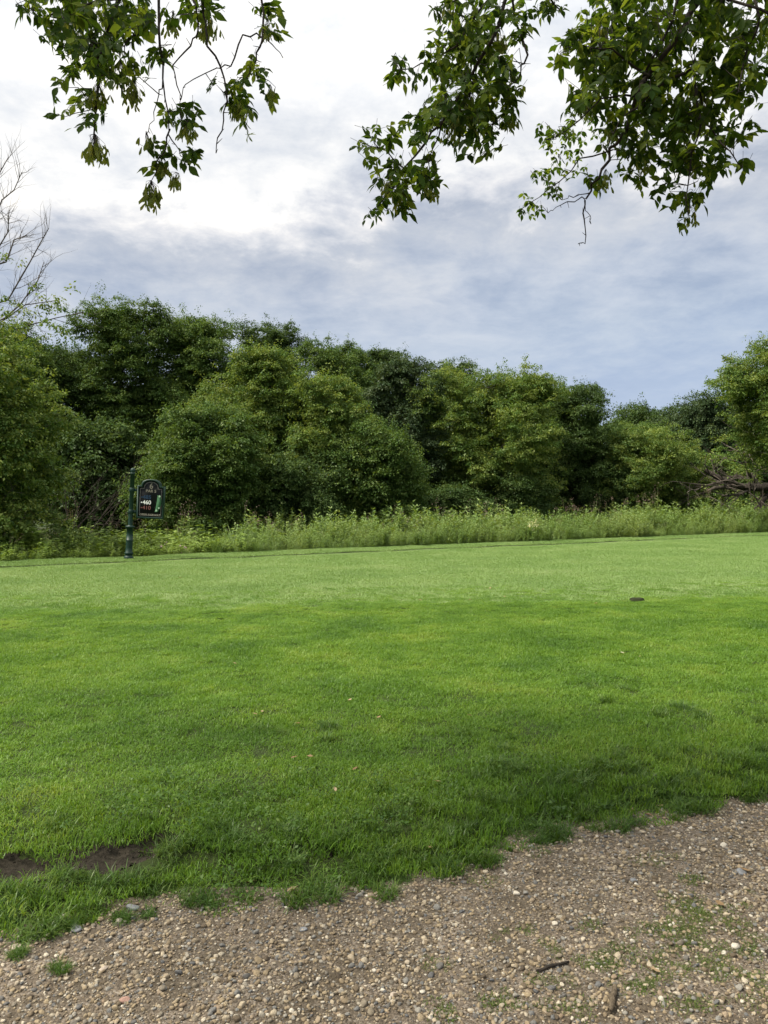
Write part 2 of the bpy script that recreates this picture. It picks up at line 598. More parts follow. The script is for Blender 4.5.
def axis(a, b, fine_a, fine_b, h, g):
    v = list(np.arange(fine_a, fine_b, h))
    st, q = h, fine_b
    while q < b:
        v.append(q); st *= g; q += st
    v.append(b)
    st, q = h, fine_a
    while q > a:
        st *= g; q -= st
        v.insert(0, max(q, a))
    return np.unique(np.round(np.array(v), 4))


def sheet(name, xs, ys, zf, mats, keep=None):
    X, Y = np.meshgrid(xs, ys)
    V = np.stack([X, Y, zf(X, Y)], -1).reshape(-1, 3)
    nx, ny = len(xs), len(ys)
    i = np.arange(ny - 1)[:, None] * nx + np.arange(nx - 1)[None, :]
    F = np.stack([i, i + 1, i + nx + 1, i + nx], -1).reshape(-1, 4)
    if keep is not None:
        k = keep(X, Y).ravel()
        F = F[k[F].all(axis=1)]
        u, inv = np.unique(F, return_inverse=True)
        V, F = V[u], inv.reshape(F.shape)
    mb = MB()
    mb.add(V, F)
    return struct(mb.build(name, mats, smooth=True))


sheet('lawn', axis(-60, 70, -4.5, 5.5, 0.06, 1.06), axis(1.2, 75, 2.0, 6.0, 0.05, 1.03), lambda X, Y: H(X, Y) - .012 * sstep(5, 8, Y), M['thatch'])
# far country: one sheet out to the horizon, a little below the lawn's far skirt
gx = axis(-1500, 1500, -60, 60, 6, 1.35)
sheet('ground', gx, axis(-1500, 2500, -20, 90, 6, 1.35),
      lambda X, Y: -0.52 + 0.2 * (fbm(X * .05, Y * .05, 2) - .5) - 0.9 * ((Y < 30) & (np.abs(X) < 75)), M['under'])
# gravel path


def gravel_z(X, Y):
    ey = edge_y(X)
    z = -0.075 + 0.05 * (fbm(X * 1.1, Y * 1.1, 41) - .5) + 0.02 * (fbm(X * 6, Y * 6, 43) - .5)
    z = z - 0.15 * sstep(0.12, 0.4, Y - ey)
    return z


sheet('gravel_path', axis(-60, 70, -4, 5, 0.05, 1.15), axis(-12, 24, 1.0, 6.0, 0.05, 1.15), gravel_z, M['gravel'],
      keep=lambda X, Y: Y < edge_y(X) + 0.5)
sheet('soil_patch', np.arange(-3.2, 0.2, 0.02), np.arange(2.5, 3.9, 0.02),
      lambda X, Y: H(X, Y) - .014 + .028 * sstep(.05, .5, soil_mask(X, Y)) + (0.035 * (fbm(X * 14, Y * 14, 8) - .42) + .03 * (fbm(X * 34, Y * 34, 18) - .45)) * soil_mask(X, Y), M['soil'], keep=lambda X, Y: soil_mask(X, Y) > 0.03)

# tee: finely mown sheet lying on the lawn, its far edge cut sharp
tu = np.linspace(-40, 60, 260)
tv = np.linspace(0, 1, 60)
TX, TY = [], []
for t in tv:
    far = L0 + np.outer(tu, Ld)
    nx_ = far[:, 0] + 0.0
    near_y = tee_y(nx_)
    fy = far[:, 1] + 0.05 * (vnoise(tu * 2, tu * 0, 4) - .5)
    TX.append(nx_); TY.append(near_y + (np.maximum(fy, near_y + 0.01) - near_y) * t)
TX, TY = np.array(TX), np.array(TY)
mb = MB()
i = np.arange(59)[:, None] * 260 + np.arange(259)[None, :]
mb.add(np.stack([TX, TY, tee_z(TX, TY)], -1), np.stack([i, i + 1, i + 261, i + 260], -1).reshape(-1, 4))
struct(mb.build('tee_box', M['tee'], smooth=True))

# ------------------------------------------------------------------ instanced ground cover (stuff)


def scatter(name, pts, rot, scl, idx, protos, cat, label, group=None):
    me = bpy.data.meshes.new(name)
    pts = np.asarray(pts, float)
    me.vertices.add(len(pts))
    me.vertices.foreach_set('co', pts.ravel())
    for nm, ty, key, arr in (('rot', 'FLOAT_VECTOR', 'vector', rot), ('scl', 'FLOAT_VECTOR', 'vector', scl), ('idx', 'INT', 'value', idx)):
        a = me.attributes.new(nm, ty, 'POINT')
        a.data.foreach_set(key, np.asarray(arr).ravel())
    me.update()
    o = bpy.data.objects.new(name, me)
    ROOT.objects.link(o)
    ng = bpy.data.node_groups.new(name, 'GeometryNodeTree')
    ng.interface.new_socket('Geometry', in_out='INPUT', socket_type='NodeSocketGeometry')
    ng.interface.new_socket('Geometry', in_out='OUTPUT', socket_type='NodeSocketGeometry')
    gi, go = ng.nodes.new('NodeGroupInput'), ng.nodes.new('NodeGroupOutput')
    jn = ng.nodes.new('GeometryNodeJoinGeometry')
    for p in reversed(protos):
        oi = ng.nodes.new('GeometryNodeObjectInfo')
        oi.inputs['Object'].default_value = p
        oi.inputs['As Instance'].default_value = False
        gt = ng.nodes.new('GeometryNodeGeometryToInstance')
        ng.links.new(oi.outputs['Geometry'], gt.inputs[0])
        ng.links.new(gt.outputs[0], jn.inputs[0])
    iop = ng.nodes.new('GeometryNodeInstanceOnPoints')
    ng.links.new(gi.outputs[0], iop.inputs['Points'])
    ng.links.new(jn.outputs[0], iop.inputs['Instance'])
    iop.inputs['Pick Instance'].default_value = True

    def attr(nm, ty):
        a = ng.nodes.new('GeometryNodeInputNamedAttribute')
        a.data_type = ty
        a.inputs['Name'].default_value = nm
        return next(s for s in a.outputs if s.enabled)
    e = ng.nodes.new('FunctionNodeEulerToRotation')
    ng.links.new(attr('rot', 'FLOAT_VECTOR'), e.inputs[0])
    ng.links.new(e.outputs[0], iop.inputs['Rotation'])
    ng.links.new(attr('scl', 'FLOAT_VECTOR'), iop.inputs['Scale'])
    ng.links.new(attr('idx', 'INT'), iop.inputs['Instance Index'])
    ng.links.new(iop.outputs[0], go.inputs[0])
    md = o.modifiers.new('scatter', 'NODES')
    md.node_group = ng
    tag(o, label, cat, group, 'stuff')
    return o


def blades(n, rad, lmin, lmax, wid, bend=0.5, tilt=0.35, seed=0, lv=(0, .42, .76, 1.0)):
    r = np.random.default_rng(seed)
    a = r.random(n) * 2 * math.pi
    rr = rad * np.sqrt(r.random(n))
    base = np.stack([rr * np.cos(a), rr * np.sin(a), np.zeros(n) - 0.006], -1)
    yaw = r.random(n) * 2 * math.pi
    d = np.stack([np.cos(yaw), np.sin(yaw), np.zeros(n)], -1)
    sd_ = np.stack([-np.sin(yaw), np.cos(yaw), np.zeros(n)], -1)
    tw = (r.random(n) - .5) * 1.6
    sd_ = sd_ * np.cos(tw)[:, None] + d * np.sin(tw)[:, None]
    L = lmin + (lmax - lmin) * r.random(n)
    w = wid * (0.6 + 0.8 * r.random(n))
    t0 = tilt * r.random(n)
    b = bend * (0.3 + r.random(n))
    p = base.copy()
    rows = []
    prev = 0.0
    for q in lv:
        dl = (q - prev) * L
        ang = t0 + b * (prev + q) * 0.9
        p = p + d * (np.sin(ang) * dl)[:, None] + np.array([0, 0, 1.0]) * (np.cos(ang) * dl)[:, None]
        prev = q
        if q < 1:
            ww = (w * (1 - 0.55 * q ** 1.5))[:, None]
            rows += [p - sd_ * ww / 2, p + sd_ * ww / 2]
        else:
            rows.append(p.copy())
    V = np.stack(rows, 1)
    k = V.shape[1]
    o = (np.arange(n) * k)[:, None]
    quads, m = [], (k - 1) // 2
    for q in range(m - 1):
        quads.append(o + np.array([[2 * q, 2 * q + 1, 2 * q + 3, 2 * q + 2]]))
    return V.reshape(-1, 3), np.vstack(quads), o + np.array([[2 * m - 2, 2 * m - 1, 2 * m]]), np.repeat(r.random(n), k)


def blade_proto(name, mat, *a, **k):
    V, Q, T, ti = blades(*a, **k)
    mb = MB()
    mb.add(V, Q, 0, ti)
    mb.F.append(T); mb.M.append(np.zeros(len(T), int))
    return mb.build(name, mat, link=False)


def jgrid(x0, x1, y0, y1, h, seed):
    r = np.random.default_rng(seed)
    X, Y = np.meshgrid(np.arange(x0, x1, h), np.arange(y0, y1, h))
    return X.ravel() + (r.random(X.size) - .5) * h * 1.05, Y.ravel() + (r.random(X.size) - .5) * h * 1.05


def infront(x, y, m=1.6):
    return (np.abs(x) < 0.52 * y + m)


lawn_protos = [blade_proto('grass_patch', M['grass'], 480, .165, .016, .044, .0036, .9, .75, s) for s in range(4)]
x, y = jgrid(-9, 10, 2.3, 15.4, 0.138, 1)
r = np.random.default_rng(5)
k = infront(x, y) & (y > edge_y(x) + 0.06 + 0.10 * (vnoise(x * 6, y * 6, 21) - .3)) & (soil_mask(x, y) < 0.15) & (soil_mask(x, y + .07) < .3) & (y < tee_y(x) + 0.45 + 2.2 * (r.random(len(x)) ** 2 - .22) + 1.2 * (fbm(x * 1.1, y * 1.1, 19) - .5)) & (far_s(x, y) < 0)
x, y = x[k], y[k]
hgt = (0.75 + 0.55 * fbm(x * 1.3, y * 1.3, 51)) * (1 + 0.55 * (1 - sstep(0.2, 1.5, y - edge_y(x))) * (0.4 + fbm(x * 2.5, y * 2.5, 61)))
hgt = hgt * (1 - 0.40 * sstep(-3.0, .3, y - tee_y(x)))
N = len(x)
scatter('lawn_grass', np.stack([x, y, np.where(y > tee_y(x) - .1, tee_z(x, y), H(x, y))], -1),
        np.stack([(r.random(N) - .5) * .25, (r.random(N) - .5) * .25, r.random(N) * 6.28], -1),
        np.stack([0.9 + .3 * r.random(N)] * 2 + [hgt * (.85 + .3 * r.random(N))], -1),
        r.integers(0, 4, N), lawn_protos, 'grass', 'mown green lawn grass between the gravel and the paler tee')

# longer clumps along the gravel edge, round the bare soil and in dark drifts
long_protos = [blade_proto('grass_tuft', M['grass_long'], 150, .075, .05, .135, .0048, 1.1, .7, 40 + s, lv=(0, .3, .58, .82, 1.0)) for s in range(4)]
x, y = jgrid(-5.5, 7.5, 2.0, 8.5, 0.085, 3)
r = np.random.default_rng(6)
ed = y - edge_y(x)
sm = soil_mask(x, y)
sm2 = soil_mask(x, y + 0.10)
dens = np.where((ed > -0.03) & (ed < 0.55), 0.45 * sstep(.30, .62, fbm(x * 3, y * 3, 71)) + .45, 0) + np.where((ed > 0.5) & (ed < 2.2), 0.30 * sstep(.52, .70, fbm(x * 1.4, y * 2.2, 81)), 0)
dens = dens + np.where((ed > -0.09) & (ed <= -0.03), 0.5 * sstep(.50, .62, fbm(x * 5, y * 5, 91)), 0)
dens = np.where((sm2 > .1) & (sm < .3) & (ed > .02), 0.9, dens)
k = infront(x, y, 1.2) & ((sm < 0.12) | (r.random(len(x)) < .16)) & (r.random(len(x)) < dens)
x, y = x[k], y[k]
tx, ty = [], []
for px_, py_, rad, n_ in ((45, 928, .07, 9), (62, 925, .05, 6), (125, 905, .09, 9), (150, 893, .08, 8), (20, 960, .03, 3), (60, 968, .025, 2), (112, 922, .03, 3), (370, 875, .05, 4), (345, 868, .08, 7), (505, 850, .06, 5), (535, 842, .06, 6)):
    g0 = on_ground(px_, py_, -.07)
    for _ in range(n_):
        tx.append(g0.x + r.normal() * rad); ty.append(g0.y + r.normal() * rad * .6)
tx, ty = np.array(tx), np.array(ty)
x, y = np.concatenate([x, tx]), np.concatenate([y, ty])
z = np.where(y > edge_y(x) + 0.02, H(x, y), gravel_z(x, y))
N = len(x)
sc_ = 0.40 + .50 * r.random(N)
sc_[-len(tx):] *= .55
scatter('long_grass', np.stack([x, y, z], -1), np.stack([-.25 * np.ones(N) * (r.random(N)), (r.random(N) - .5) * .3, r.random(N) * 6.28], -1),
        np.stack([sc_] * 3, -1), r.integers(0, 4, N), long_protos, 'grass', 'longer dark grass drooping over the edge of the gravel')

# broad-leaved plants among the edge grass
def rosette(seed):
    r = np.random.default_rng(seed)
    n = 26
    a = r.random(n) * 6.28
    P = np.stack([.03 * r.normal(size=n), .03 * r.normal(size=n), .02 + .06 * r.random(n)], -1)
    T = unit(np.stack([np.cos(a), np.sin(a), .3 + .5 * r.random(n)], -1))
    Nn = unit(np.stack([-.4 * np.cos(a), -.4 * np.sin(a), np.ones(n)], -1) + .2 * r.normal(size=(n, 3)))
    L = .016 * (.6 + .8 * r.random(n))
    V, F = leaf_quads(P, T, Nn, L, L * .6)
    mb = MB(); mb.add(V, F, 0, np.repeat(r.random(n), 4))
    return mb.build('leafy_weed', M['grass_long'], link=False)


ros = [rosette(s) for s in (1, 2, 3)]
x, y = jgrid(-4, 6, 2.3, 7.5, 0.07, 13)
r = np.random.default_rng(14)
ed = y - edge_y(x)
k = infront(x, y, 1) & (ed > 0) & (ed < 1.3) & (soil_mask(x, y) < .3) & (r.random(len(x)) < .40 * sstep(.5, .68, fbm(x * 1.7 + 3, y * 2.2, 131)))
x, y = x[k], y[k]; N = len(x)
scatter('ground_weeds', np.stack([x, y, H(x, y) + .012], -1), np.stack([np.zeros(N), np.zeros(N), r.random(N) * 6.28], -1),
        np.stack([.6 + .8 * r.random(N)] * 3, -1), r.integers(0, 3, N), ros, 'weeds', 'small leafy weeds among the grass beside the gravel')

# short turf on the tee and the fringe behind its cut edge
tee_protos = [blade_proto('tee_patch', M['grass_tee'], 700, .55, .016, .034, .006, .5, .6, 60 + s, lv=(0, .55, 1.0)) for s in range(3)]
x, y = jgrid(-16, 26, 9.6, 38, 0.42, 7)
r = np.random.default_rng(8)
s_ = far_s(x, y)
k = infront(x, y, 2.0) & (y > tee_y(x) + .5 - 1.5 * r.random(len(x)) ** 2) & (s_ < -0.33)
x, y = x[k], y[k]; N = len(x)
scatter('tee_grass', np.stack([x, y, tee_z(x, y) + .004], -1), np.stack([np.zeros(N), np.zeros(N), r.random(N) * 6.28], -1),
        np.stack([np.ones(N)] * 2 + [.8 + .4 * r.random(N)], -1), r.integers(0, 3, N), tee_protos, 'grass', 'short pale green turf on the flat tee box')
fr_protos = [blade_proto('fringe_patch', M['grass_tee'], 300, .26, .020, .045, .007, .6, .5, 70 + s, lv=(0, .55, 1.0)) for s in range(3)]
u = np.arange(-14, 42, .2)
x, y = [], []
for v in np.arange(.34, 2.4, .2):
    p = L0 + np.outer(u + (r.random(len(u)) - .5) * .2, Ld) + Ln * (v + (r.random(len(u)) - .5)[:, None] * .12)
    x.append(p[:, 0]); y.append(p[:, 1])
x, y = np.concatenate(x), np.concatenate(y); N = len(x)
scatter('fringe_grass', np.stack([x, y, H(x, y)], -1), np.stack([np.zeros(N), np.zeros(N), r.random(N) * 6.28], -1),
        np.stack([np.ones(N)] * 2 + [.7 + .6 * r.random(N)], -1), r.integers(0, 3, N), fr_protos, 'grass', 'light green grass strip just past the dark cut edge of the tee')


# pebbles
def ico(sub):
    bm_ = __import__('bmesh').new()
    __import__('bmesh').ops.create_icosphere(bm_, subdivisions=sub, radius=1.0)
    V = np.array([v.co[:] for v in bm_.verts])
    F = np.array([[v.index for v in f.verts] for f in bm_.faces])
    bm_.free()
    return V, F


def stone_shape(seed, sub=2, flat=.6, rough=.25):
    r = np.random.default_rng(seed)
    V, F = ico(sub)
    for _ in range(7):                                # knock facets off
        d = r.normal(size=3); d /= np.linalg.norm(d)
        c = .50 + .32 * r.random()
        dt = V @ d
        V = V - np.outer(np.maximum(dt - c, 0) * .85, d)
    V = V + rough * .2 * r.normal(size=V.shape) * .3
    V = V * np.array([1, .65 + .35 * r.random(), flat * (.75 + .5 * r.random())])
    return V, F


peb_protos = []
for s in range(9):
    V, F = stone_shape(100 + s)
    mb = MB(); mb.add(V, F)
    peb_protos.append(mb.build('pebble_stone', M['pebble'], smooth=(s % 4 == 0), link=False))
r = np.random.default_rng(12)


def peb_pts(n, x0, x1, y0, y1, smin, smax, powr, over=.12, dseed=None):
    x = x0 + (x1 - x0) * r.random(n); y = y0 + (y1 - y0) * r.random(n)
    k = (y < edge_y(x) + over * r.random(n) ** 2) & infront(x, y, .9)
    if dseed is not None:
        k &= r.random(n) < .60 + .60 * sstep(.36, .58, fbm(x * 1.6, y * 1.6, dseed))
    x, y = x[k], y[k]
    s = smin + (smax - smin) * r.random(len(x)) ** powr
    return x, y, s


sets = [peb_pts(130000, -3.6, 5.0, 1.6, 5.8, .003, .0065, 1.4), peb_pts(90000, -3.6, 5.0, 1.6, 5.8, .0052, .0125, 1.6, .12, 33), peb_pts(9000, -3.6, 5.0, 1.6, 5.8, .010, .019, 2.2, .1, 35)]
x = np.concatenate([a[0] for a in sets]); y = np.concatenate([a[1] for a in sets]); s = np.concatenate([a[2] for a in sets])
N = len(x)
scatter('pebbles', np.stack([x, y, gravel_z(x, y) + s * .22], -1), np.stack([r.normal(size=N) * .3, r.normal(size=N) * .3, r.random(N) * 6.28], -1),
        np.stack([s] * 3, -1), r.integers(0, 9, N), peb_protos, 'gravel', 'loose tan and grey pebbles covering the path')

# crumbs and small clods on the bare soil
clod_protos = []
for s in range(4):
    V, F = stone_shape(140 + s, 2, .8, .5)
    mb = MB(); mb.add(V, F)
    clod_protos.append(mb.build('soil_clod', M['soil'], link=False))
x = -3.0 + 3.0 * r.random(15000); y = 2.6 + 1.2 * r.random(15000)
k = soil_mask(x, y) > .25
x, y = x[k], y[k]; N = len(x)
s = .002 + .007 * r.random(N) ** 3
scatter('soil_clods', np.stack([x, y, H(x, y) + .011 + .035 * (fbm(x * 14, y * 14, 8) - .42) * soil_mask(x, y)], -1), np.stack([r.normal(size=N), r.normal(size=N), r.random(N) * 6.28], -1),
        np.stack([s] * 3, -1), r.integers(0, 4, N), clod_protos, 'soil', 'dark crumbs of earth on the bare patch in the grass')

# low moss and weeds growing through the gravel
moss_protos = [blade_proto('moss_tuft', M['moss'], 60, .05, .008, .024, .0035, 1.0, 1.0, 90 + s, lv=(0, .55, 1.0)) for s in range(3)]
mx_, my_ = [], []
for px_, py_, rx, ry, n_ in ((700, 910, 40, 14, 40), (735, 935, 22, 18, 30), (690, 935, 30, 20, 34), (660, 930, 25, 8, 18), (600, 965, 24, 8, 16), (620, 950, 16, 6, 12), (640, 985, 22, 8, 14), (545, 975, 16, 8, 10), (505, 1000, 20, 12, 12), (660, 965, 30, 14, 22), (720, 965, 25, 14, 20), (590, 925, 10, 5, 5),
                             (700, 1000, 40, 12, 12), (480, 880, 16, 4, 6), (520, 930, 14, 6, 6), (575, 1005, 18, 8, 8), (440, 960, 20, 10, 4), (555, 945, 12, 5, 7), (690, 880, 14, 5, 8), (655, 860, 14, 4, 7), (540, 855, 12, 3, 5), (760, 985, 12, 18, 8), (440, 1010, 16, 8, 6)):
    for _ in range(int(n_ * .95)):
        g0 = on_ground(px_ + r.normal() * rx * .6, py_ + r.normal() * ry * .6, -.07)
        mx_.append(g0.x); my_.append(g0.y)
x, y = np.array(mx_), np.array(my_); N = len(x)
scatter('path_weeds', np.stack([x, y, gravel_z(x, y) + .004], -1), np.stack([np.zeros(N), np.zeros(N), r.random(N) * 6.28], -1),
        np.stack([.35 + .6 * r.random(N)] * 3, -1), r.integers(0, 3, N), moss_protos, 'weeds', 'small flat green weeds growing through the gravel path')

# ------------------------------------------------------------------ leaves, crowns, trees


def crown_leaves(mb, r, C, S, per, leaf, flat=.55, mat=0, droop=.45, tint_c=None, shell=False):
    """C clump centres (n,3); S clump radii (n,); per = leaves in each"""
    n = len(C)
    ii = np.repeat(np.arange(n), per)
    m = len(ii)
    q = r.normal(size=(m, 3))
    q = unit(q) * (r.random(m) ** .5)[:, None]
    if shell:
        q[:, 2] = np.abs(q[:, 2]) * 1.0 - .15
    hr = np.hypot(q[:, 0], q[:, 1])
    P = C[ii] + q * S[ii][:, None] * np.array([1, 1, flat])
    P[:, 2] -= droop * S[ii] * hr ** 2
    out = unit(np.stack([q[:, 0], q[:, 1], np.zeros(m)], -1) + .35 * r.normal(size=(m, 3)))
    T = unit(out + np.stack([np.zeros(m), np.zeros(m), -.45 * np.ones(m)], -1) + .25 * r.normal(size=(m, 3)))
    Nn = unit(np.array([0, 0, 1.0]) + .45 * out + .45 * r.normal(size=(m, 3)))
    L = leaf * (.6 + .8 * r.random(m))
    V, F = leaf_quads(P, T, Nn, L, L * (.5 + .2 * r.random(m)))
    tc_ = r.random(n) if tint_c is None else tint_c
    mb.add(V, F, mat, np.repeat(np.clip(tc_[ii] + .1 * r.normal(size=m), 0, 1), 4))


def make_tree(name, label, cat, px, top, wpx, Y, mat, zb=0.3, seed=0, leaf=.080, dens=1.0, group=None, zmax_shift=0, ground=-.5, prof=.45, depth=.9, lobes=14, trunk='bark', clump=.36, bare=0.0, fill=.25, skew=0.0, clear=None):
    r = np.random.default_rng(seed)
    c = at(px, top, Y)
    X, zt = c.x, c.z
    w = wpx / FPX * Y / 2
    hgt = zt - zb
    root = empty(name, (X, Y, ground), label, cat, group)
    # lobes
    LC, LR = [], []
    for kx in range(lobes):
        t = (kx + .5 * r.random() + .2) / lobes
        R = w * math.sqrt(max(.06, 1 - ((t - prof) / (1.04 - min(prof, .5) if t > prof else prof + .25)) ** 2))
        th = kx * 2.4 + r.random() * .9
        rad = R * (.45 + .25 * r.random())
        lr = max(.30 * w, min(.62 * R, .55 * w)) * (.8 + .4 * r.random())
        lr = min(lr, .30 * hgt)
        z = zb + hgt * t
        z = min(z, zt - lr * .75)
        LC.append((rad * math.cos(th) + skew * w * t, depth * rad * math.sin(th), z)); LR.append(lr * 1.12)
    lr = min(.42 * w, .25 * hgt)
    LC.append((skew * w, 0, zt - lr * .8)); LR.append(lr)
    for q in range(len(LC)):
        for _ in range(3):
            d_ = unit((r.normal(size=3) + np.array([0, -.2, .25]) + .8 * np.array([LC[q][0], LC[q][1], 0]) / (w + 1e-6))[None])[0]
            s_r = LR[q] * (.30 + .32 * r.random())
            p_ = np.array(LC[q]) + d_ * LR[q] * (.62 + .42 * r.random())
            p_[2] = np.clip(p_[2], zb + .2, zt - s_r * .6)
            LC.append(tuple(p_)); LR.append(s_r)
    LC, LR = np.array(LC), np.array(LR)
    NL = lobes + 1
    # clumps over the lobes
    mbl = MB()
    area = (4 * math.pi * LR ** 2).sum()
    nc = int(np.clip(area * .34 * dens / clump ** 2, 140, 1500))
    pr = LR ** 2 / (LR ** 2).sum()
    li = r.choice(len(LR), nc, p=pr)
    d = unit(r.normal(size=(nc, 3)) + np.array([0, -.5, .3]) + .7 * unit(LC[li] * np.array([1, 1, 0]) + 1e-6))
    C = LC[li] + d * (LR[li] * (.55 + .62 * r.random(nc) ** 1.1))[:, None] * np.array([1, 1, 1.0])
    C[:, 2] = np.maximum(C[:, 2], zb * .6 + .1)
    S = clump * (.55 + .8 * r.random(nc))
    per = int(np.clip(74 * (clump / .36) ** 2 * (.095 / leaf) ** 1.7, 30, 150))
    shift = np.array([0, 0, -ground])
    crow = empty_crown = None
    crown_leaves(mbl, r, C + shift, S, per, leaf, .62, droop=.38, shell=True)
    # spiky shoots that break the outline
    ns = int(nc * .5)
    li = r.choice(nc, ns)
    C2 = C[li] + d[li] * (S[li] * (.5 + .9 * r.random(ns)))[:, None] + np.stack([np.zeros(ns), np.zeros(ns), .45 * S[li] * r.random(ns)], -1)
    crown_leaves(mbl, r, C2 + shift, S[li] * .45, max(10, per // 5), leaf, 1.25)
    # loose inner fill
    nf = int(nc * fill * 1.9)
    li = r.choice(len(LR), nf, p=pr)
    C3 = LC[li] + unit(r.normal(size=(nf, 3))) * (LR[li] * .58 * r.random(nf) ** .5)[:, None]
    cz = r.random(nf) < .35
    C3[cz, :2] *= r.random((cz.sum(), 1))
    crown_leaves(mbl, r, C3 + shift, np.full(nf, clump * 1.3), int(per * .6), leaf * 1.8, .9)
    mbl.build('crown', M[mat], root)
    # trunk with limbs
    mt = MB()
    ht = (zt - ground)
    bx, by = (r.random(2) - .5) * .12 * w
    tr = np.array([(0, 0, -.1), (bx * .3, by * .3, ht * .2), (bx, by, ht * .45), (skew * w * .5 + bx * .5, by * .6, ht * .7), (skew * w * .9, 0, ht * .92)])
    r0 = .022 * ht + .05
    mt.tube(tr, [r0 * 1.25, r0, r0 * .72, r0 * .42, r0 * .1], 9)
    for c_, l_ in zip(LC[:NL], LR[:NL]):
        zs = max(.15 * ht, min((c_[2] - ground) - (.3 + .5 * r.random()) * math.hypot(c_[0], c_[1]) - .3, .85 * ht))
        fz = np.clip(zs / ht, 0, .92)
        b0 = np.array([np.interp(fz, [0, .2, .45, .7, .92], tr[:, q]) for q in range(3)])
        b1 = c_ + shift
        mid = (b0 + b1) / 2 + np.array([0, 0, .12 * l_]) + .12 * l_ * r.normal(size=3)
        rb = r0 * .38 * (1 - .6 * fz)
        mt.tube([b0, mid, b1, b1 + (b1 - mid) * .6], [rb, rb * .7, rb * .4, rb * .1], 6)
        for _ in range(4):
            e_ = b1 + unit(r.normal(size=(1, 3)))[0] * l_ * .9
            m_ = (b1 + e_) / 2 + .1 * l_ * r.normal(size=3)
            mt.tube([b1, m_, e_], [rb * .35, rb * .22, rb * .06], 5)
    mt.build('trunk', M[trunk], root, smooth=True)
    return root


def branch_tree(mb, r, p, d, L, rad, depth, spread=.55, up=.12, seg=4, tips=None, kids=(2, 4)):
    P, R = [p.copy()], [rad]
    q = p.copy(); dd = d.copy()
    for s in range(seg):
        dd = dd + r.normal(size=3) * .16 + np.array([0, 0, up * .5])
        dd /= np.linalg.norm(dd)
        q = q + dd * L / seg
        P.append(q.copy()); R.append(rad * (1 - .62 * (s + 1) / seg))
    if depth == 0:
        R[-1] = rad * .12
    mb.tube(P, R, 6 if depth > 1 else 4)
    if tips is not None and depth <= 1:
        tips.extend(P[1:])
    if depth > 0:
        for _ in range(r.integers(kids[0], kids[1] + 1)):
            t = .3 + .7 * r.random()
            k = min(int(t * seg), seg - 1)
            f_ = t * seg - k
            b = P[k] * (1 - f_) + P[k + 1] * f_
            nd_ = dd + spread * r.normal(size=3) * 1.1 + np.array([0, 0, up])
            nd_ /= np.linalg.norm(nd_)
            branch_tree(mb, r, b, nd_, L * (.45 + .3 * r.random()), rad * (1 - .62 * t) * .7, depth - 1, spread, up, seg, tips, kids)
        if depth > 0:
            branch_tree(mb, r, P[-1], dd, L * .6, R[-1], depth - 1, spread, up, seg, tips, kids)


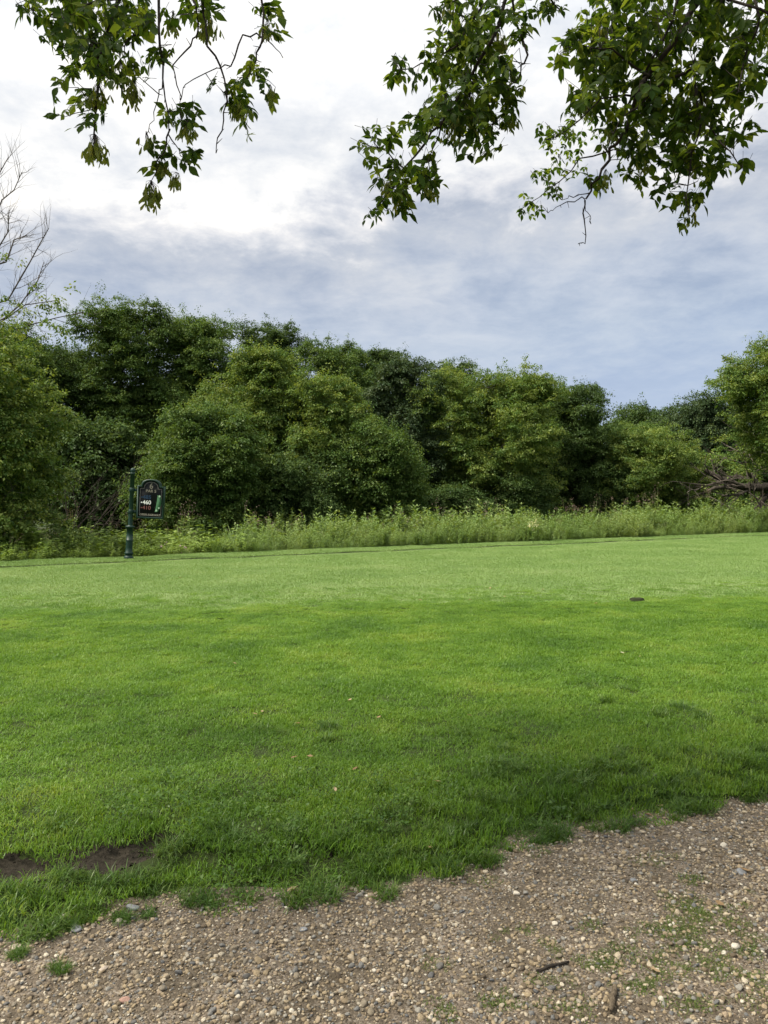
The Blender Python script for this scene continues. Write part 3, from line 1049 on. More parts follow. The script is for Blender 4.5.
G_T = 'trees of the wood behind the tee'
TREES = [
    # name, label, px, top, width px, distance, material, extra
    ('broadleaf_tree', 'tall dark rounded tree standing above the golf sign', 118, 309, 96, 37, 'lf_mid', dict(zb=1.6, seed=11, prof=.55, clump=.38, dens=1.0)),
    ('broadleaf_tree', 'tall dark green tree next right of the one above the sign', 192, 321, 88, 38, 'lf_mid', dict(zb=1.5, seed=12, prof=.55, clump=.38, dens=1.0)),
    ('broadleaf_tree', 'small dark treetop showing behind the tall yellow-green tree', 270, 332, 74, 47, 'lf_dark', dict(zb=3.0, seed=13, prof=.6)),
    ('broadleaf_tree', 'tall yellow-green tree with stepped sloping right side in the middle of the wood', 258, 352, 96, 34, 'lf_yellow', dict(zb=.6, seed=14, prof=.4)),
    ('broadleaf_tree', 'yellow-green tree lower down the slope of the stepped tree', 322, 382, 104, 33, 'lf_yellow', dict(zb=.3, seed=15, prof=.4)),
    ('broadleaf_tree', 'low spreading green tree at the foot of the stepped yellow-green trees', 372, 428, 92, 32, 'lf_mid', dict(zb=.2, seed=16, prof=.35)),
    ('broadleaf_tree', 'round dark treetop behind the stepped yellow-green trees', 331, 348, 72, 45, 'lf_mid', dict(zb=2.5, seed=17, prof=.6)),
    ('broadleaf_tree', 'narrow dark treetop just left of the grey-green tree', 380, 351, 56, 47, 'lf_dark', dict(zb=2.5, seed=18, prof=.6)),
    ('willow_tree', 'grey-green tree with fine leaves between the two yellow-green masses', 403, 362, 72, 37, 'lf_grey', dict(zb=1.5, seed=19, prof=.5, leaf=.085, clump=.36, dens=1.0)),
    ('broadleaf_tree', 'dark treetop peeping over the gap left of the round yellow-green tree', 448, 364, 56, 48, 'lf_dark', dict(zb=2.5, seed=20, prof=.6)),
    ('broadleaf_tree', 'large round domed yellow-green tree right of the grey-green tree', 494, 377, 126, 38, 'lf_yellow', dict(zb=.4, seed=21, prof=.45, lobes=18)),
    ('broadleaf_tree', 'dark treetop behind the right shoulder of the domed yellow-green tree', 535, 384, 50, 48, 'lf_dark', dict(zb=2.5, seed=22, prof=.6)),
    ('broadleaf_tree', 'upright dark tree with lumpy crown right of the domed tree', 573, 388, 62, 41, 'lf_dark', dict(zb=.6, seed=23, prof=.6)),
    ('broadleaf_tree', 'broad low mid-green tree leaning right above the weeds', 640, 431, 112, 41, 'lf_yellow', dict(zb=.2, seed=24, prof=.42, skew=.05)),
    ('broadleaf_tree', 'small dark rounded tree far off on the skyline gap', 645, 410, 62, 66, 'lf_dark', dict(zb=1.5, seed=25, prof=.55, leaf=.15, clump=.6)),
    ('broadleaf_tree', 'open loose-crowned tree with visible limbs above the fallen wood', 708, 402, 84, 58, 'lf_grey', dict(zb=2.5, seed=26, prof=.6, leaf=.13, dens=.8, fill=.12, clump=.5)),
    ('broadleaf_tree', 'dark filler tree in the shade under the loose-crowned tree', 738, 432, 92, 62, 'lf_dark', dict(zb=.3, seed=27, leaf=.16, clump=.6)),
    ('broadleaf_tree', 'yellowish leafy tree cut by the right edge, reaching above the fallen wood', 804, 340, 122, 33, 'lf_yellow', dict(zb=3.5, seed=28, prof=.5, lobes=17, dens=.8)),
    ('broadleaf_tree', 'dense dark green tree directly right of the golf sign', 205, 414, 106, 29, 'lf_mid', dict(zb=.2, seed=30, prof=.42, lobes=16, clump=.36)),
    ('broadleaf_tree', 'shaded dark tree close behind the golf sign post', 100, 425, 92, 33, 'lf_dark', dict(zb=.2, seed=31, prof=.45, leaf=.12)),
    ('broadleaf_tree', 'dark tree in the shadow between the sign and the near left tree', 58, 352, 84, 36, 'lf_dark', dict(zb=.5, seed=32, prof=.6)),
    ('broadleaf_tree', 'tall mid-green tree rising behind the near left tree', 2, 330, 96, 34, 'lf_mid', dict(zb=1, seed=33, prof=.55)),
    ('shrub', 'rounded dark shrub below the grey-green tree', 455, 488, 58, 34, 'lf_dark', dict(zb=-.2, seed=34, lobes=9, prof=.35)),
    ('shrub', 'dark shrub at the foot of the lumpy dark tree', 600, 462, 60, 40, 'lf_dark', dict(zb=-.2, seed=35, lobes=9, prof=.4)),
    ('shrub', 'dark low shrub under the domed yellow-green tree', 520, 478, 80, 36, 'lf_dark', dict(zb=-.2, seed=36, lobes=9, prof=.4)),
    ('shrub', 'pale yellow-green shrub behind the fallen dead wood', 712, 457, 62, 50, 'lf_yellow', dict(zb=-.2, seed=37, lobes=9, prof=.4, leaf=.15)),
    ('shrub', 'dark shrub between the broad low tree and the fallen wood', 682, 452, 46, 49, 'lf_dark', dict(zb=-.2, seed=38, lobes=9, prof=.45, leaf=.15)),
    ('shrub', 'dark shrub in the gap left of the low spreading tree', 292, 462, 96, 31, 'lf_dark', dict(zb=-.2, seed=39, lobes=10, prof=.4)),
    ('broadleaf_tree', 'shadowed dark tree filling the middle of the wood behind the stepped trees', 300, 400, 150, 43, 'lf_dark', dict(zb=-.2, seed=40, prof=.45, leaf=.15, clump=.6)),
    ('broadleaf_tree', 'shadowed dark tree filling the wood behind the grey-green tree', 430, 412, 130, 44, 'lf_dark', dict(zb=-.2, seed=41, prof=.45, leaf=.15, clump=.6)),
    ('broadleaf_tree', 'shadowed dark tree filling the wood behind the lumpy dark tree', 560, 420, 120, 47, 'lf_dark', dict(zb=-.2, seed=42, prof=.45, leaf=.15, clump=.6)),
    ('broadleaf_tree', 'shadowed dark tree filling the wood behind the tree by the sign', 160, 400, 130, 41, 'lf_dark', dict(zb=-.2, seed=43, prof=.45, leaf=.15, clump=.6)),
]
for nm, lab, px_, top, wpx, Y, mt_, kw in TREES:
    make_tree(nm, lab, 'shrub' if nm == 'shrub' else 'tree', px_, top, wpx, Y, mt_, group=G_T, **kw)

# near left tree, lit yellow-green, with drooping sprays
make_tree('broadleaf_tree', 'near yellow-green tree filling the left edge down to the grass', 'tree', -34, 326, 166, 21, 'lf_yellow', zb=-.3, seed=50, leaf=.080, clump=.30, lobes=24, prof=.42, group=G_T, dens=1.25)


# bare branching tree above it, with a few leafy sprays low down
def sky_tree():
    r = np.random.default_rng(4)
    root = empty('half_dead_tree', (at(-40, 560, 24).x, 24, -.3), 'half dead tree with bare grey twigs against the sky above the near left tree', 'tree')
    mt = MB()
    sh = np.array(root.location)

    def W(px_, py_, Y):
        return np.array(at(px_, py_, Y)) - sh
    tr = [np.zeros(3), W(-42, 460, 24), W(-38, 360, 24), W(-30, 300, 24)]
    mt.tube(tr, [.2, .16, .12, .08], 8)
    tips = []
    spines = [[(-30, 300), (-10, 230), (2, 200), (14, 190), (22, 172)], [(-25, 310), (8, 300), (30, 262), (42, 240), (49, 228)], [(-20, 330), (5, 318), (20, 305), (38, 280), (44, 262)],
              [(-28, 300), (-6, 255), (8, 232), (9, 210)], [(-36, 350), (-10, 330), (25, 305), (60, 300)], [(-30, 240), (-8, 190), (0, 172), (8, 158)],
              [(-36, 380), (0, 340), (30, 325), (56, 318), (84, 312)], [(-20, 270), (6, 262), (14, 240), (27, 235)]]
    for q, spn in enumerate(spines):
        dY = 24 + (r.random() - .5) * 1.6
        P = [W(a, b, dY + .15 * i_ * (r.random() - .5)) for i_, (a, b) in enumerate(spn)]
        n = len(P)
        mt.tube(P, [.024 * (1 - i_ / n) + .006 for i_ in range(n)], 5)
        for i_ in range(1, n):
            for _ in range(6):
                b = P[i_ - 1] + (P[i_] - P[i_ - 1]) * r.random()
                d = unit((P[i_] - P[i_ - 1])[None])[0] + .7 * r.normal(size=3) + np.array([0, 0, .2])
                d /= np.linalg.norm(d)
                branch_tree(mt, r, b, d, .35 + .55 * r.random(), .009, 1, .6, .1, 3, None, (1, 3))
    mt.build('trunk', M['bark'], root, smooth=True)
    ml = MB()
    C = []
    for px_, py_, n_, rad in ((6, 262, 5, 14), (12, 300, 6, 14), (28, 318, 6, 14), (45, 300, 5, 10), (60, 305, 6, 10), (55, 325, 5, 12), (70, 285, 1, 3), (88, 310, 2, 4), (38, 285, 2, 5), (8, 320, 6, 16), (65, 335, 5, 12)):
        for _ in range(n_):
            C.append(W(px_ + r.normal() * rad * .6, py_ + r.normal() * rad * .5, 24 + r.normal() * .5))
    C = np.array(C)
    crown_leaves(ml, r, C, np.full(len(C), .2) * (.6 + .8 * r.random(len(C))), 22, .10, .6)
    ml.build('crown', M['lf_yellow'], root)


sky_tree()


# fallen dead tree at the right
def fallen():
    r = np.random.default_rng(9)
    o = at(770, 500, 38)
    root = empty('fallen_tree', (o.x, 38, -.5), 'fallen dead tree, a tangle of bare grey branches in the tall weeds at right', 'dead tree')
    sh = np.array(root.location)

    def W(px_, py_, Y=38):
        return np.array(at(px_, py_, Y)) - sh
    mt = MB()
    tw = MB()
    mains = [([(830, 478), (790, 484), (760, 488), (735, 486), (715, 476), (705, 470)], .26), ([(760, 525), (757, 508), (768, 495), (790, 484)], .17), ([(735, 486), (715, 488), (695, 497), (688, 505)], .11),
             ([(760, 488), (748, 472), (742, 458), (736, 445)], .12), ([(785, 482), (770, 470), (756, 462), (745, 448)], .10), ([(745, 487), (728, 480), (712, 484), (695, 490)], .09),
             ([(790, 480), (776, 455), (764, 440)], .08), ([(755, 487), (740, 494), (722, 496)], .09)]
    for k_, (sp, r0) in enumerate(mains):
        P = [W(a, b, 38 + (r.random() - .5) * 1.2) for a, b in sp]
        n = len(P)
        (mt if k_ < 2 else tw).tube(P, [r0 * (1 - .75 * i_ / n) for i_ in range(n)], 7, wob=.25)
        for i_ in range(1, n):
            for _ in range(3):
                b = P[i_ - 1] + (P[i_] - P[i_ - 1]) * r.random()
                d = unit((P[i_] - P[i_ - 1])[None])[0] * .5 + .8 * r.normal(size=3) + np.array([-.15, 0, .1])
                d /= np.linalg.norm(d)
                branch_tree(tw, r, b, d, .9 + 1.0 * r.random(), .035, 1, .6, .02, 3, None, (2, 3))
    mt.build('trunk', M['bark_dark'], root, smooth=True)
    tw.build('branch', M['bark'], root, smooth=True)


fallen()


# dead brush between the near left tree and the sign
def brush():
    r = np.random.default_rng(19)
    o = at(70, 540, 27)
    root = empty('dead_shrub', (o.x, 27, -.5), 'leafless grey shrub in the shade right of the near left tree', 'shrub')
    tw = MB()
    for _ in range(9):
        d = np.array([(r.random() - .4) * 1.2, (r.random() - .5) * .6, 1.0])
        branch_tree(tw, r, np.array([r.normal() * .3, r.normal() * .2, 0]), d / np.linalg.norm(d), 1.6 + r.random(), .03, 2, .6, .05, 4, None, (2, 3))
    tw.build('branch', M['bark_dark'], root, smooth=True)


brush()

# ------------------------------------------------------------------ tall weeds behind the tee


def weed_proto(kind, seed):
    r = np.random.default_rng(seed)
    mb = MB()
    if kind == 'broad':
        h = .8
        for s in range(5):
            bx, by = r.normal(size=2) * .12
            tx_, ty_ = bx + r.normal() * .14, by + r.normal() * .14
            hh = h * (.6 + .5 * r.random())
            mb.tube([(bx, by, -.1), ((bx + tx_) / 2, (by + ty_) / 2, hh * .5), (tx_, ty_, hh)], [.006, .005, .003], 4)
            n = 22
            t = .15 + .85 * r.random(n) ** .8
            a = r.random(n) * 6.28
            P = np.stack([bx + (tx_ - bx) * t, by + (ty_ - by) * t, hh * t], -1)
            T = unit(np.stack([np.cos(a), np.sin(a), -.15 + .4 * r.random(n)], -1))
            Nn = unit(np.stack([-.3 * np.cos(a), -.3 * np.sin(a), np.ones(n)], -1) + .25 * r.normal(size=(n, 3)))
            L = (.19 - .08 * t) * (.7 + .6 * r.random(n))
            V, F = leaf_quads(P, T, Nn, L, L * .55)
            mb.add(V, F, 0, np.repeat(r.random(n), 4))
        mats = [M['weed_bright']]
    elif kind == 'fine':
        for s in range(9):
            bx, by = r.normal(size=2) * .14
            tx_, ty_ = bx + r.normal() * .12, by + r.normal() * .12
            hh = .75 + .5 * r.random()
            mb.tube([(bx, by, -.1), ((bx + tx_) / 2, (by + ty_) / 2, hh * .5), (tx_, ty_, hh)], [.005, .004, .002], 3)
            n = 30
            t = .1 + .9 * r.random(n)
            a = r.random(n) * 6.28
            P = np.stack([bx + (tx_ - bx) * t, by + (ty_ - by) * t, hh * t], -1)
            T = unit(np.stack([np.cos(a), np.sin(a), .4 + .5 * r.random(n)], -1))
            Nn = unit(np.stack([-.5 * np.cos(a), -.5 * np.sin(a), np.ones(n)], -1) + .3 * r.normal(size=(n, 3)))
            L = (.14 - .05 * t) * (.7 + .6 * r.random(n))
            V, F = leaf_quads(P, T, Nn, L, L * .34)
            mb.add(V, F, 0, np.repeat(r.random(n), 4))
        mats = [M['weed']]
    elif kind == 'grass':
        V, Q, T, ti = blades(60, .2, .45, 1.05, .010, .7, .3, seed, lv=(0, .3, .6, .85, 1.0))
        mb.add(V, Q, 0, ti)
        mb.F.append(T); mb.M.append(np.zeros(len(T), int))
        mats = [M['weed']]
    else:                                        # flowering stem with a loose brown head
        for s in range(4):
            bx, by = r.normal(size=2) * .12
            tx_, ty_ = bx + r.normal() * .1, by + r.normal() * .1
            hh = 1.05 + .35 * r.random()
            mb.tube([(bx, by, -.1), ((bx + tx_) / 2, (by + ty_) / 2, hh * .5), (tx_, ty_, hh)], [.006, .005, .003], 3)
            n = 24
            t = .1 + .75 * r.random(n)
            a = r.random(n) * 6.28
            P = np.stack([bx + (tx_ - bx) * t, by + (ty_ - by) * t, hh * t], -1)
            T = unit(np.stack([np.cos(a), np.sin(a), .2 + .4 * r.random(n)], -1))
            Nn = unit(np.stack([-.4 * np.cos(a), -.4 * np.sin(a), np.ones(n)], -1) + .3 * r.normal(size=(n, 3)))
            L = (.16 - .08 * t) * (.7 + .6 * r.random(n))
            V, F = leaf_quads(P, T, Nn, L, L * .3)
            mb.add(V, F, 0, np.repeat(r.random(n), 4))
            n = 10
            P = np.array([tx_, ty_, hh]) + r.normal(size=(n, 3)) * np.array([.04, .04, .06])
            T = unit(r.normal(size=(n, 3)) + np.array([0, 0, .6]))
            V, F = leaf_quads(P, T, unit(r.normal(size=(n, 3))), np.full(n, .035), np.full(n, .018))
            mb.add(V, F, 1, np.repeat(r.random(n), 4))
        mats = [M['weed'], M['seedhead']]
    return mb.build('weed_plant', mats, link=False)


wp = [weed_proto('broad', 200), weed_proto('broad', 201), weed_proto('fine', 202), weed_proto('fine', 203), weed_proto('grass', 204), weed_proto('grass', 205), weed_proto('flower', 206), weed_proto('flower', 207)]
r = np.random.default_rng(15)
N0 = 9500
uu = -16 + 66 * r.random(N0)
vv = 1.3 + 7.7 * r.random(N0) ** 1.45
p = L0 + uu[:, None] * Ld + vv[:, None] * Ln
x, y = p[:, 0], p[:, 1]
pxx = 384 + FPX * x / y
k = (vv > 1.35 + .7 * (fbm(uu * .9, uu * 0, 15) - .3)) & (np.abs(pxx - 384) < 640)
x, y, vv, pxx = x[k], y[k], vv[k], pxx[k]
N = len(x)
left = 1 - sstep(180, 300, pxx + 60 * (fbm(x * .7, y * .7, 5) - .5))
q = r.random(N)
clus = fbm(x * .8, y * .8, 25)
kind = np.where(q < left * .85, r.integers(0, 2, N), np.where(q < .58 + .2 * (clus > .5), r.integers(2, 4, N), np.where(q < .94, r.integers(4, 6, N), r.integers(6, 8, N))))
hs = 1.22 * (.35 + 1.15 * fbm(x * 1.1, y * 1.1, 35)) * (.45 + .75 * r.random(N) ** 1.5) * (.38 + .62 * sstep(1.3, 4.0, vv))
hs = hs * (1 - .05 * left) * (1 + .12 * sstep(400, 700, pxx))
scatter('tall_weeds', np.stack([x, y, H(x, y)], -1), np.stack([(r.random(N) - .5) * .15, (r.random(N) - .5) * .15, r.random(N) * 6.28], -1),
        np.stack([hs] * 3, -1), kind, wp, 'weeds', 'band of tall light green weeds between the tee and the trees')


# single plants that stand out of the band
def tall_plant(name, label, px_, pybase, pytop, Y, head, cat, seed, stems=4, spread=.12, nl=26, group=None):
    r = np.random.default_rng(seed)
    b = at(px_, pybase, Y)
    zg = float(H(b.x, b.y))
    h = at(px_, pytop, Y).z - zg
    root = empty(name, (b.x, b.y, zg), label, cat, group)
    st = MB()
    for s in range(stems):
        bx, by = r.normal(size=2) * spread * .4
        tx_, ty_ = bx + r.normal() * spread, by + r.normal() * spread
        hh = h * (1 if s == 0 else .75 + .25 * r.random())
        st.tube([(bx, by, -.05), ((bx + tx_) / 2, (by + ty_) / 2, hh * .5), (tx_, ty_, hh)], [.008, .006, .003], 4)
        n = nl
        t = .2 + .7 * r.random(n)
        a = r.random(n) * 6.28
        P = np.stack([bx + (tx_ - bx) * t, by + (ty_ - by) * t, hh * t], -1)
        T = unit(np.stack([np.cos(a), np.sin(a), .2 + .4 * r.random(n)], -1))
        Nn = unit(np.stack([-.4 * np.cos(a), -.4 * np.sin(a), np.ones(n)], -1) + .3 * r.normal(size=(n, 3)))
        L = (.17 - .08 * t) * (.7 + .6 * r.random(n))
        V, F = leaf_quads(P, T, Nn, L, L * .3)
        st.add(V, F, 0, np.repeat(r.random(n), 4))
        n = 14 if head == 'pink' else 20
        P = np.array([tx_, ty_, hh - .05]) + r.normal(size=(n, 3)) * np.array([.05, .05, .08])
        T = unit(r.normal(size=(n, 3)) + np.array([0, 0, .5]))
        V, F = leaf_quads(P, T, unit(r.normal(size=(n, 3))), np.full(n, .05), np.full(n, .03))
        fl = MB(); fl.add(V, F, 0, np.repeat(r.random(n), 4))
        fl.build('flower_head', M[head], root)
    st.build('stem', M['weed'], root)


tall_plant('flowering_plant', 'pale cream flower spike standing at the far edge of the tee', 533, 541, 522, 25.5, 'cream', 'wildflower', 301, 3, .05, 14)
tall_plant('flowering_plant', 'small pink wildflowers in the weeds just right of the sign post', 176, 558, 546, 21.0, 'pink', 'wildflower', 302, 3, .13)
G_W = 'tall weeds with brown heads rising out of the weed band'
for k_, (px_, top, lab) in enumerate(((253, 518, 'tall leafy weed with brown head left of the first gap in the weed band'), (271, 522, 'brown-headed weed beside the tallest weed below the stepped trees'), (388, 520, 'brown-headed weed below the low spreading tree'),
                                      (404, 512, 'tallest brown-headed weed, below the grey-green tree'), (487, 505, 'brown-headed weed under the domed yellow-green tree'), (575, 499, 'brown-headed weed below the lumpy dark tree'),
                                      (626, 497, 'tall brown-headed weed below the broad low tree'), (702, 489, 'tall weed with brown head in front of the fallen dead tree'))):
    Yb = 21.5 + (px_ - 150) * .0215 + 2.5
    tall_plant('tall_weed', lab, px_, 545, top, Yb, 'seedhead', 'weed', 310 + k_, 5, .22, 30, G_W)


# ------------------------------------------------------------------ golf hole sign
def make_sign():
    b = on_ground(128.5, 559.5, -.05)
    best = [at(128.5, 559.5, 17.5 + .02 * q) for q in range(200)]
    b = min((p for p in best if .3 < far_s(p.x, p.y) < 1.2), key=lambda p: abs(p.z - float(H(p.x, p.y)) + .01))
    root = empty('golf_sign', (b.x, b.y, float(H(b.x, b.y)) - .01), 'dark green post with an arched black hole sign reading 6 PAR 5', 'sign')
    sc = b.y / FPX                                     # metres per photo pixel at the post
    root.rotation_euler = (0, math.radians(3.2), 0)
    root.scale = (.99, .97, 1.012)

    def Z(py):
        return (558.5 - py) * sc
    m = MB()
    lathe(m, [(.112, 0), (.118, .015), (.118, .07), (.10, .085), (.092, .10), (.092, .13), (.108, .14), (.108, .175), (.088, .19), (.083, .30), (.083, .46), (.083, .464), (.088, .465), (.088, .49), (.082, .491), (.079, Z(527)), (.112, Z(527) + .002), (.112, Z(525.2)), (.062, Z(525)), (.056, Z(524)),
              (.052, Z(474)), (.064, Z(474) + .005), (.064, Z(473)), (.045, Z(472.5)), (.058, Z(471.4)), (.062, Z(470.4)), (.056, Z(469.2)), (.034, Z(468.2)), (.001, Z(467.8))], 24)
    m.build('post', M['sign_green'], root)
    x0, x1 = 5.9 * sc, 33.4 * sc
    zb, zs, zt = Z(516.8), Z(484.6), Z(478.0)
    w = x1 - x0

    def outline(inset, n=18):
        a0, a1, b0, s0, t0 = x0 + inset, x1 - inset, zb + inset, zs - inset, zt - inset
        cx = (x0 + x1) / 2
        rw = w * .36 - inset
        P = [(a0, b0), (a1, b0), (a1, s0)]
        P += [(cx + rw, s0)]
        for q in range(1, n):
            th = math.pi * q / n
            P.append((cx + rw * math.cos(th), s0 + .01 + (t0 - s0 - .01) * math.sin(th) ** .8))
        P += [(cx - rw, s0), (a0, s0)]
        return P

    def plate(P, y0, y1):
        """solid plate facing -Y (front at y0)"""
        n = len(P)
        cx, cz = (x0 + x1) / 2, zs - .05
        V = [(a, y0, c) for a, c in P] + [(a, y1, c) for a, c in P] + [(cx, y0, cz), (cx, y1, cz)]
        tri = [(q, (q + 1) % n, 2 * n) for q in range(n)] + [((q + 1) % n + n, q + n, 2 * n + 1) for q in range(n)]
        quad = [(q + n, (q + 1) % n + n, (q + 1) % n, q) for q in range(n)]
        return np.array(V), np.array(tri), np.array(quad)

    def ring(mb, P, Q, y0, y1):
        n = len(P)
        V = [(a, y0, c) for a, c in P] + [(a, y0, c) for a, c in Q] + [(a, y1, c) for a, c in P] + [(a, y1, c) for a, c in Q]
        F = []
        for q in range(n):
            k = (q + 1) % n
            F += [(q, k, n + k, n + q), (2 * n + k, 2 * n + q, 3 * n + q, 3 * n + k), (q, 2 * n + q, 2 * n + k, k), (n + q, n + k, 3 * n + k, 3 * n + q)]
        mb.add(V, F)
    fr = MB()
    ring(fr, outline(0), outline(.038), -.045, .045)
    frame = fr.build('frame', M['sign_green'], root)
    pn = MB()
    V, T, Q = plate(outline(.040), -.022, .022)
    pn.add(V, Q); pn.F.append(T); pn.M.append(np.zeros(len(T), int))
    panel = pn.build('panel', M['sign_black'], root)
    bd = MB()
    ring(bd, outline(.068), outline(.080), -.0255, -.0215)
    bd.build('border_line', M['sign_line'], panel)
    for zc in (Z(489.5), Z(511)):
        bk = MB()
        bx0, bx1 = .048, x0 + .004
        V = np.array([(a, b_, c) for a in (bx0, bx1) for b_ in (-.018, .018) for c in (zc - .035, zc + .035)])
        bk.add(V, [(0, 1, 3, 2), (4, 6, 7, 5), (0, 4, 5, 1), (2, 3, 7, 6), (0, 2, 6, 4), (1, 5, 7, 3)])
        bk.tube([(-.085, 0, zc - .02), (.02, 0, zc - .02)], [.014, .014], 8)
        lathe(bk, [(.058, zc - .05), (.064, zc - .045), (.064, zc + .045), (.058, zc + .05)], 16)
        bk.build('bracket', M['sign_green'], root)

    def text(s, cx, cz, size, mat, align='CENTER', sx=1.0):
        c = bpy.data.curves.new('lettering', 'FONT')
        c.body = s
        c.size = size
        c.align_x = align
        c.align_y = 'CENTER'
        c.extrude = .0015
        c.offset = .002 if size > .05 else .0006
        tmp = bpy.data.objects.new('lettering_source', c)
        me = bpy.data.meshes.new_from_object(tmp)
        bpy.data.objects.remove(tmp)
        o = bpy.data.objects.new('lettering', me)
        ROOT.objects.link(o)
        o.parent = panel
        o.location = (cx, -.0245, cz)
        o.rotation_euler = (math.radians(90), 0, 0)
        o.scale = (sx, 1, 1)
        me.materials.clear()
        me.materials.append(M[mat])
    cx = (x0 + x1) / 2
    text('6', cx, Z(485.0), .19, 'sign_gold')
    text('PAR 5', cx, Z(489.8), .095, 'sign_gold', sx=1.1)
    xl = x0 + .10
    for s, zc, mt_ in (('485', Z(496), 'sign_blue'), ('460', Z(501.2), 'sign_white'), ('410', Z(506.4), 'sign_red')):
        text(s, xl + .045, zc, .135, mt_, 'LEFT', 1.05)
        d = MB()
        a = np.arange(10) * .628
        V = np.vstack([np.stack([xl + .018 + .018 * np.cos(a), np.full(10, -.026), zc + .018 * np.sin(a)], -1), np.stack([xl + .018 + .018 * np.cos(a), np.full(10, -.0215), zc + .018 * np.sin(a)], -1), [(xl + .018, -.026, zc)]])
        d.add(V, [(q, (q + 1) % 10, (q + 1) % 10 + 10, q + 10) for q in range(10)])
        d.add(V, [(q, (q + 1) % 10, 20) for q in range(10)])
        d.build('tee_marker_dot', M[mt_], panel)
    text('OPEN FAIRWAY', cx, Z(513.2), .066, 'sign_gold', sx=1.1)
    # hole map: a bending fairway strip with a pale green at each end
    n = 14
    mp = MB()
    t = np.linspace(0, 1, n)
    zc = Z(510) + (Z(493.5) - Z(510)) * t
    xc = x0 + .50 + .05 * np.sin(t * 2.6) * 1.0 + .02 * t
    hw = .062 * (.55 + .45 * np.sin(math.pi * np.clip(t, .08, .92)))
    V = np.vstack([np.stack([xc - hw, np.full(n, -.0262), zc], -1), np.stack([xc + hw, np.full(n, -.0262), zc], -1), np.stack([xc - hw, np.full(n, -.0215), zc], -1), np.stack([xc + hw, np.full(n, -.0215), zc], -1)])
    F = []
    for q in range(n - 1):
        F += [(q, n + q, n + q + 1, q + 1), (2 * n + q, q, q + 1, 2 * n + q + 1), (n + q, 3 * n + q, 3 * n + q + 1, n + q + 1)]
    mp.add(V, F)
    mp.build('hole_map', M['map_green'], panel)
    for zq, xq, rr in ((Z(494.5), x0 + .565, .026), (Z(506), x0 + .56, .022), (Z(508.5), x0 + .50, .024)):
        d = MB()
        a = np.arange(12) * math.pi / 6
        V = np.vstack([np.stack([xq + rr * np.cos(a), np.full(12, -.0285), zq + rr * np.sin(a)], -1), np.stack([xq + rr * np.cos(a), np.full(12, -.0215), zq + rr * np.sin(a)], -1), [(xq, -.0285, zq)]])
        d.add(V, [(q, (q + 1) % 12, (q + 1) % 12 + 12, q + 12) for q in range(12)])
        d.add(V, [(q, (q + 1) % 12, 24) for q in range(12)])
        d.build('map_mark', M['map_pale'], panel)


make_sign()


# ------------------------------------------------------------------ the tree overhead
def leaflet(n, P, T, Nn, L, W, r):
    """toothed ovate leaflets folded along the midrib: 11 verts, 8 faces each"""
    B = unit(np.cross(Nn, T))
    L = L[:, None]; W = W[:, None]
    prof = [(0.0, 0.0), (.18, .66), (.40, 1.0), (.60, .80), (.76, .40), (1.0, 0)]
    jag = 1 + .22 * (r.random((n, 2, 6)) - .5)
    drp = .22 * r.random(n)[:, None]
    mid, lf, rt = [], [], []
    for q, (t, w_) in enumerate(prof):
        c = P + T * L * t - Nn * L * drp * t * t
        mid.append(c)
        if 0 < q < 5:
            lf.append(c + B * W * .5 * w_ * jag[:, 0, q][:, None] + Nn * W * .13 * w_ + T * L * .03)
            rt.append(c - B * W * .5 * w_ * jag[:, 1, q][:, None] + Nn * W * .13 * w_ + T * L * .03)
    V = np.stack(mid + lf + rt, 1)                  # 6 + 4 + 4 = 14
    o = (np.arange(n) * 14)[:, None]
    tri = np.vstack([o + np.array([[0, 1, 6]]), o + np.array([[0, 10, 1]]), o + np.array([[4, 5, 9]]), o + np.array([[4, 13, 5]])])
    quad = np.vstack([o + np.array([[q, q + 1, 6 + q, 5 + q]]) for q in (1, 2, 3)] + [o + np.array([[q + 1, q, 9 + q, 10 + q]]) for q in (1, 2, 3)])
    return V.reshape(-1, 3), tri, quad


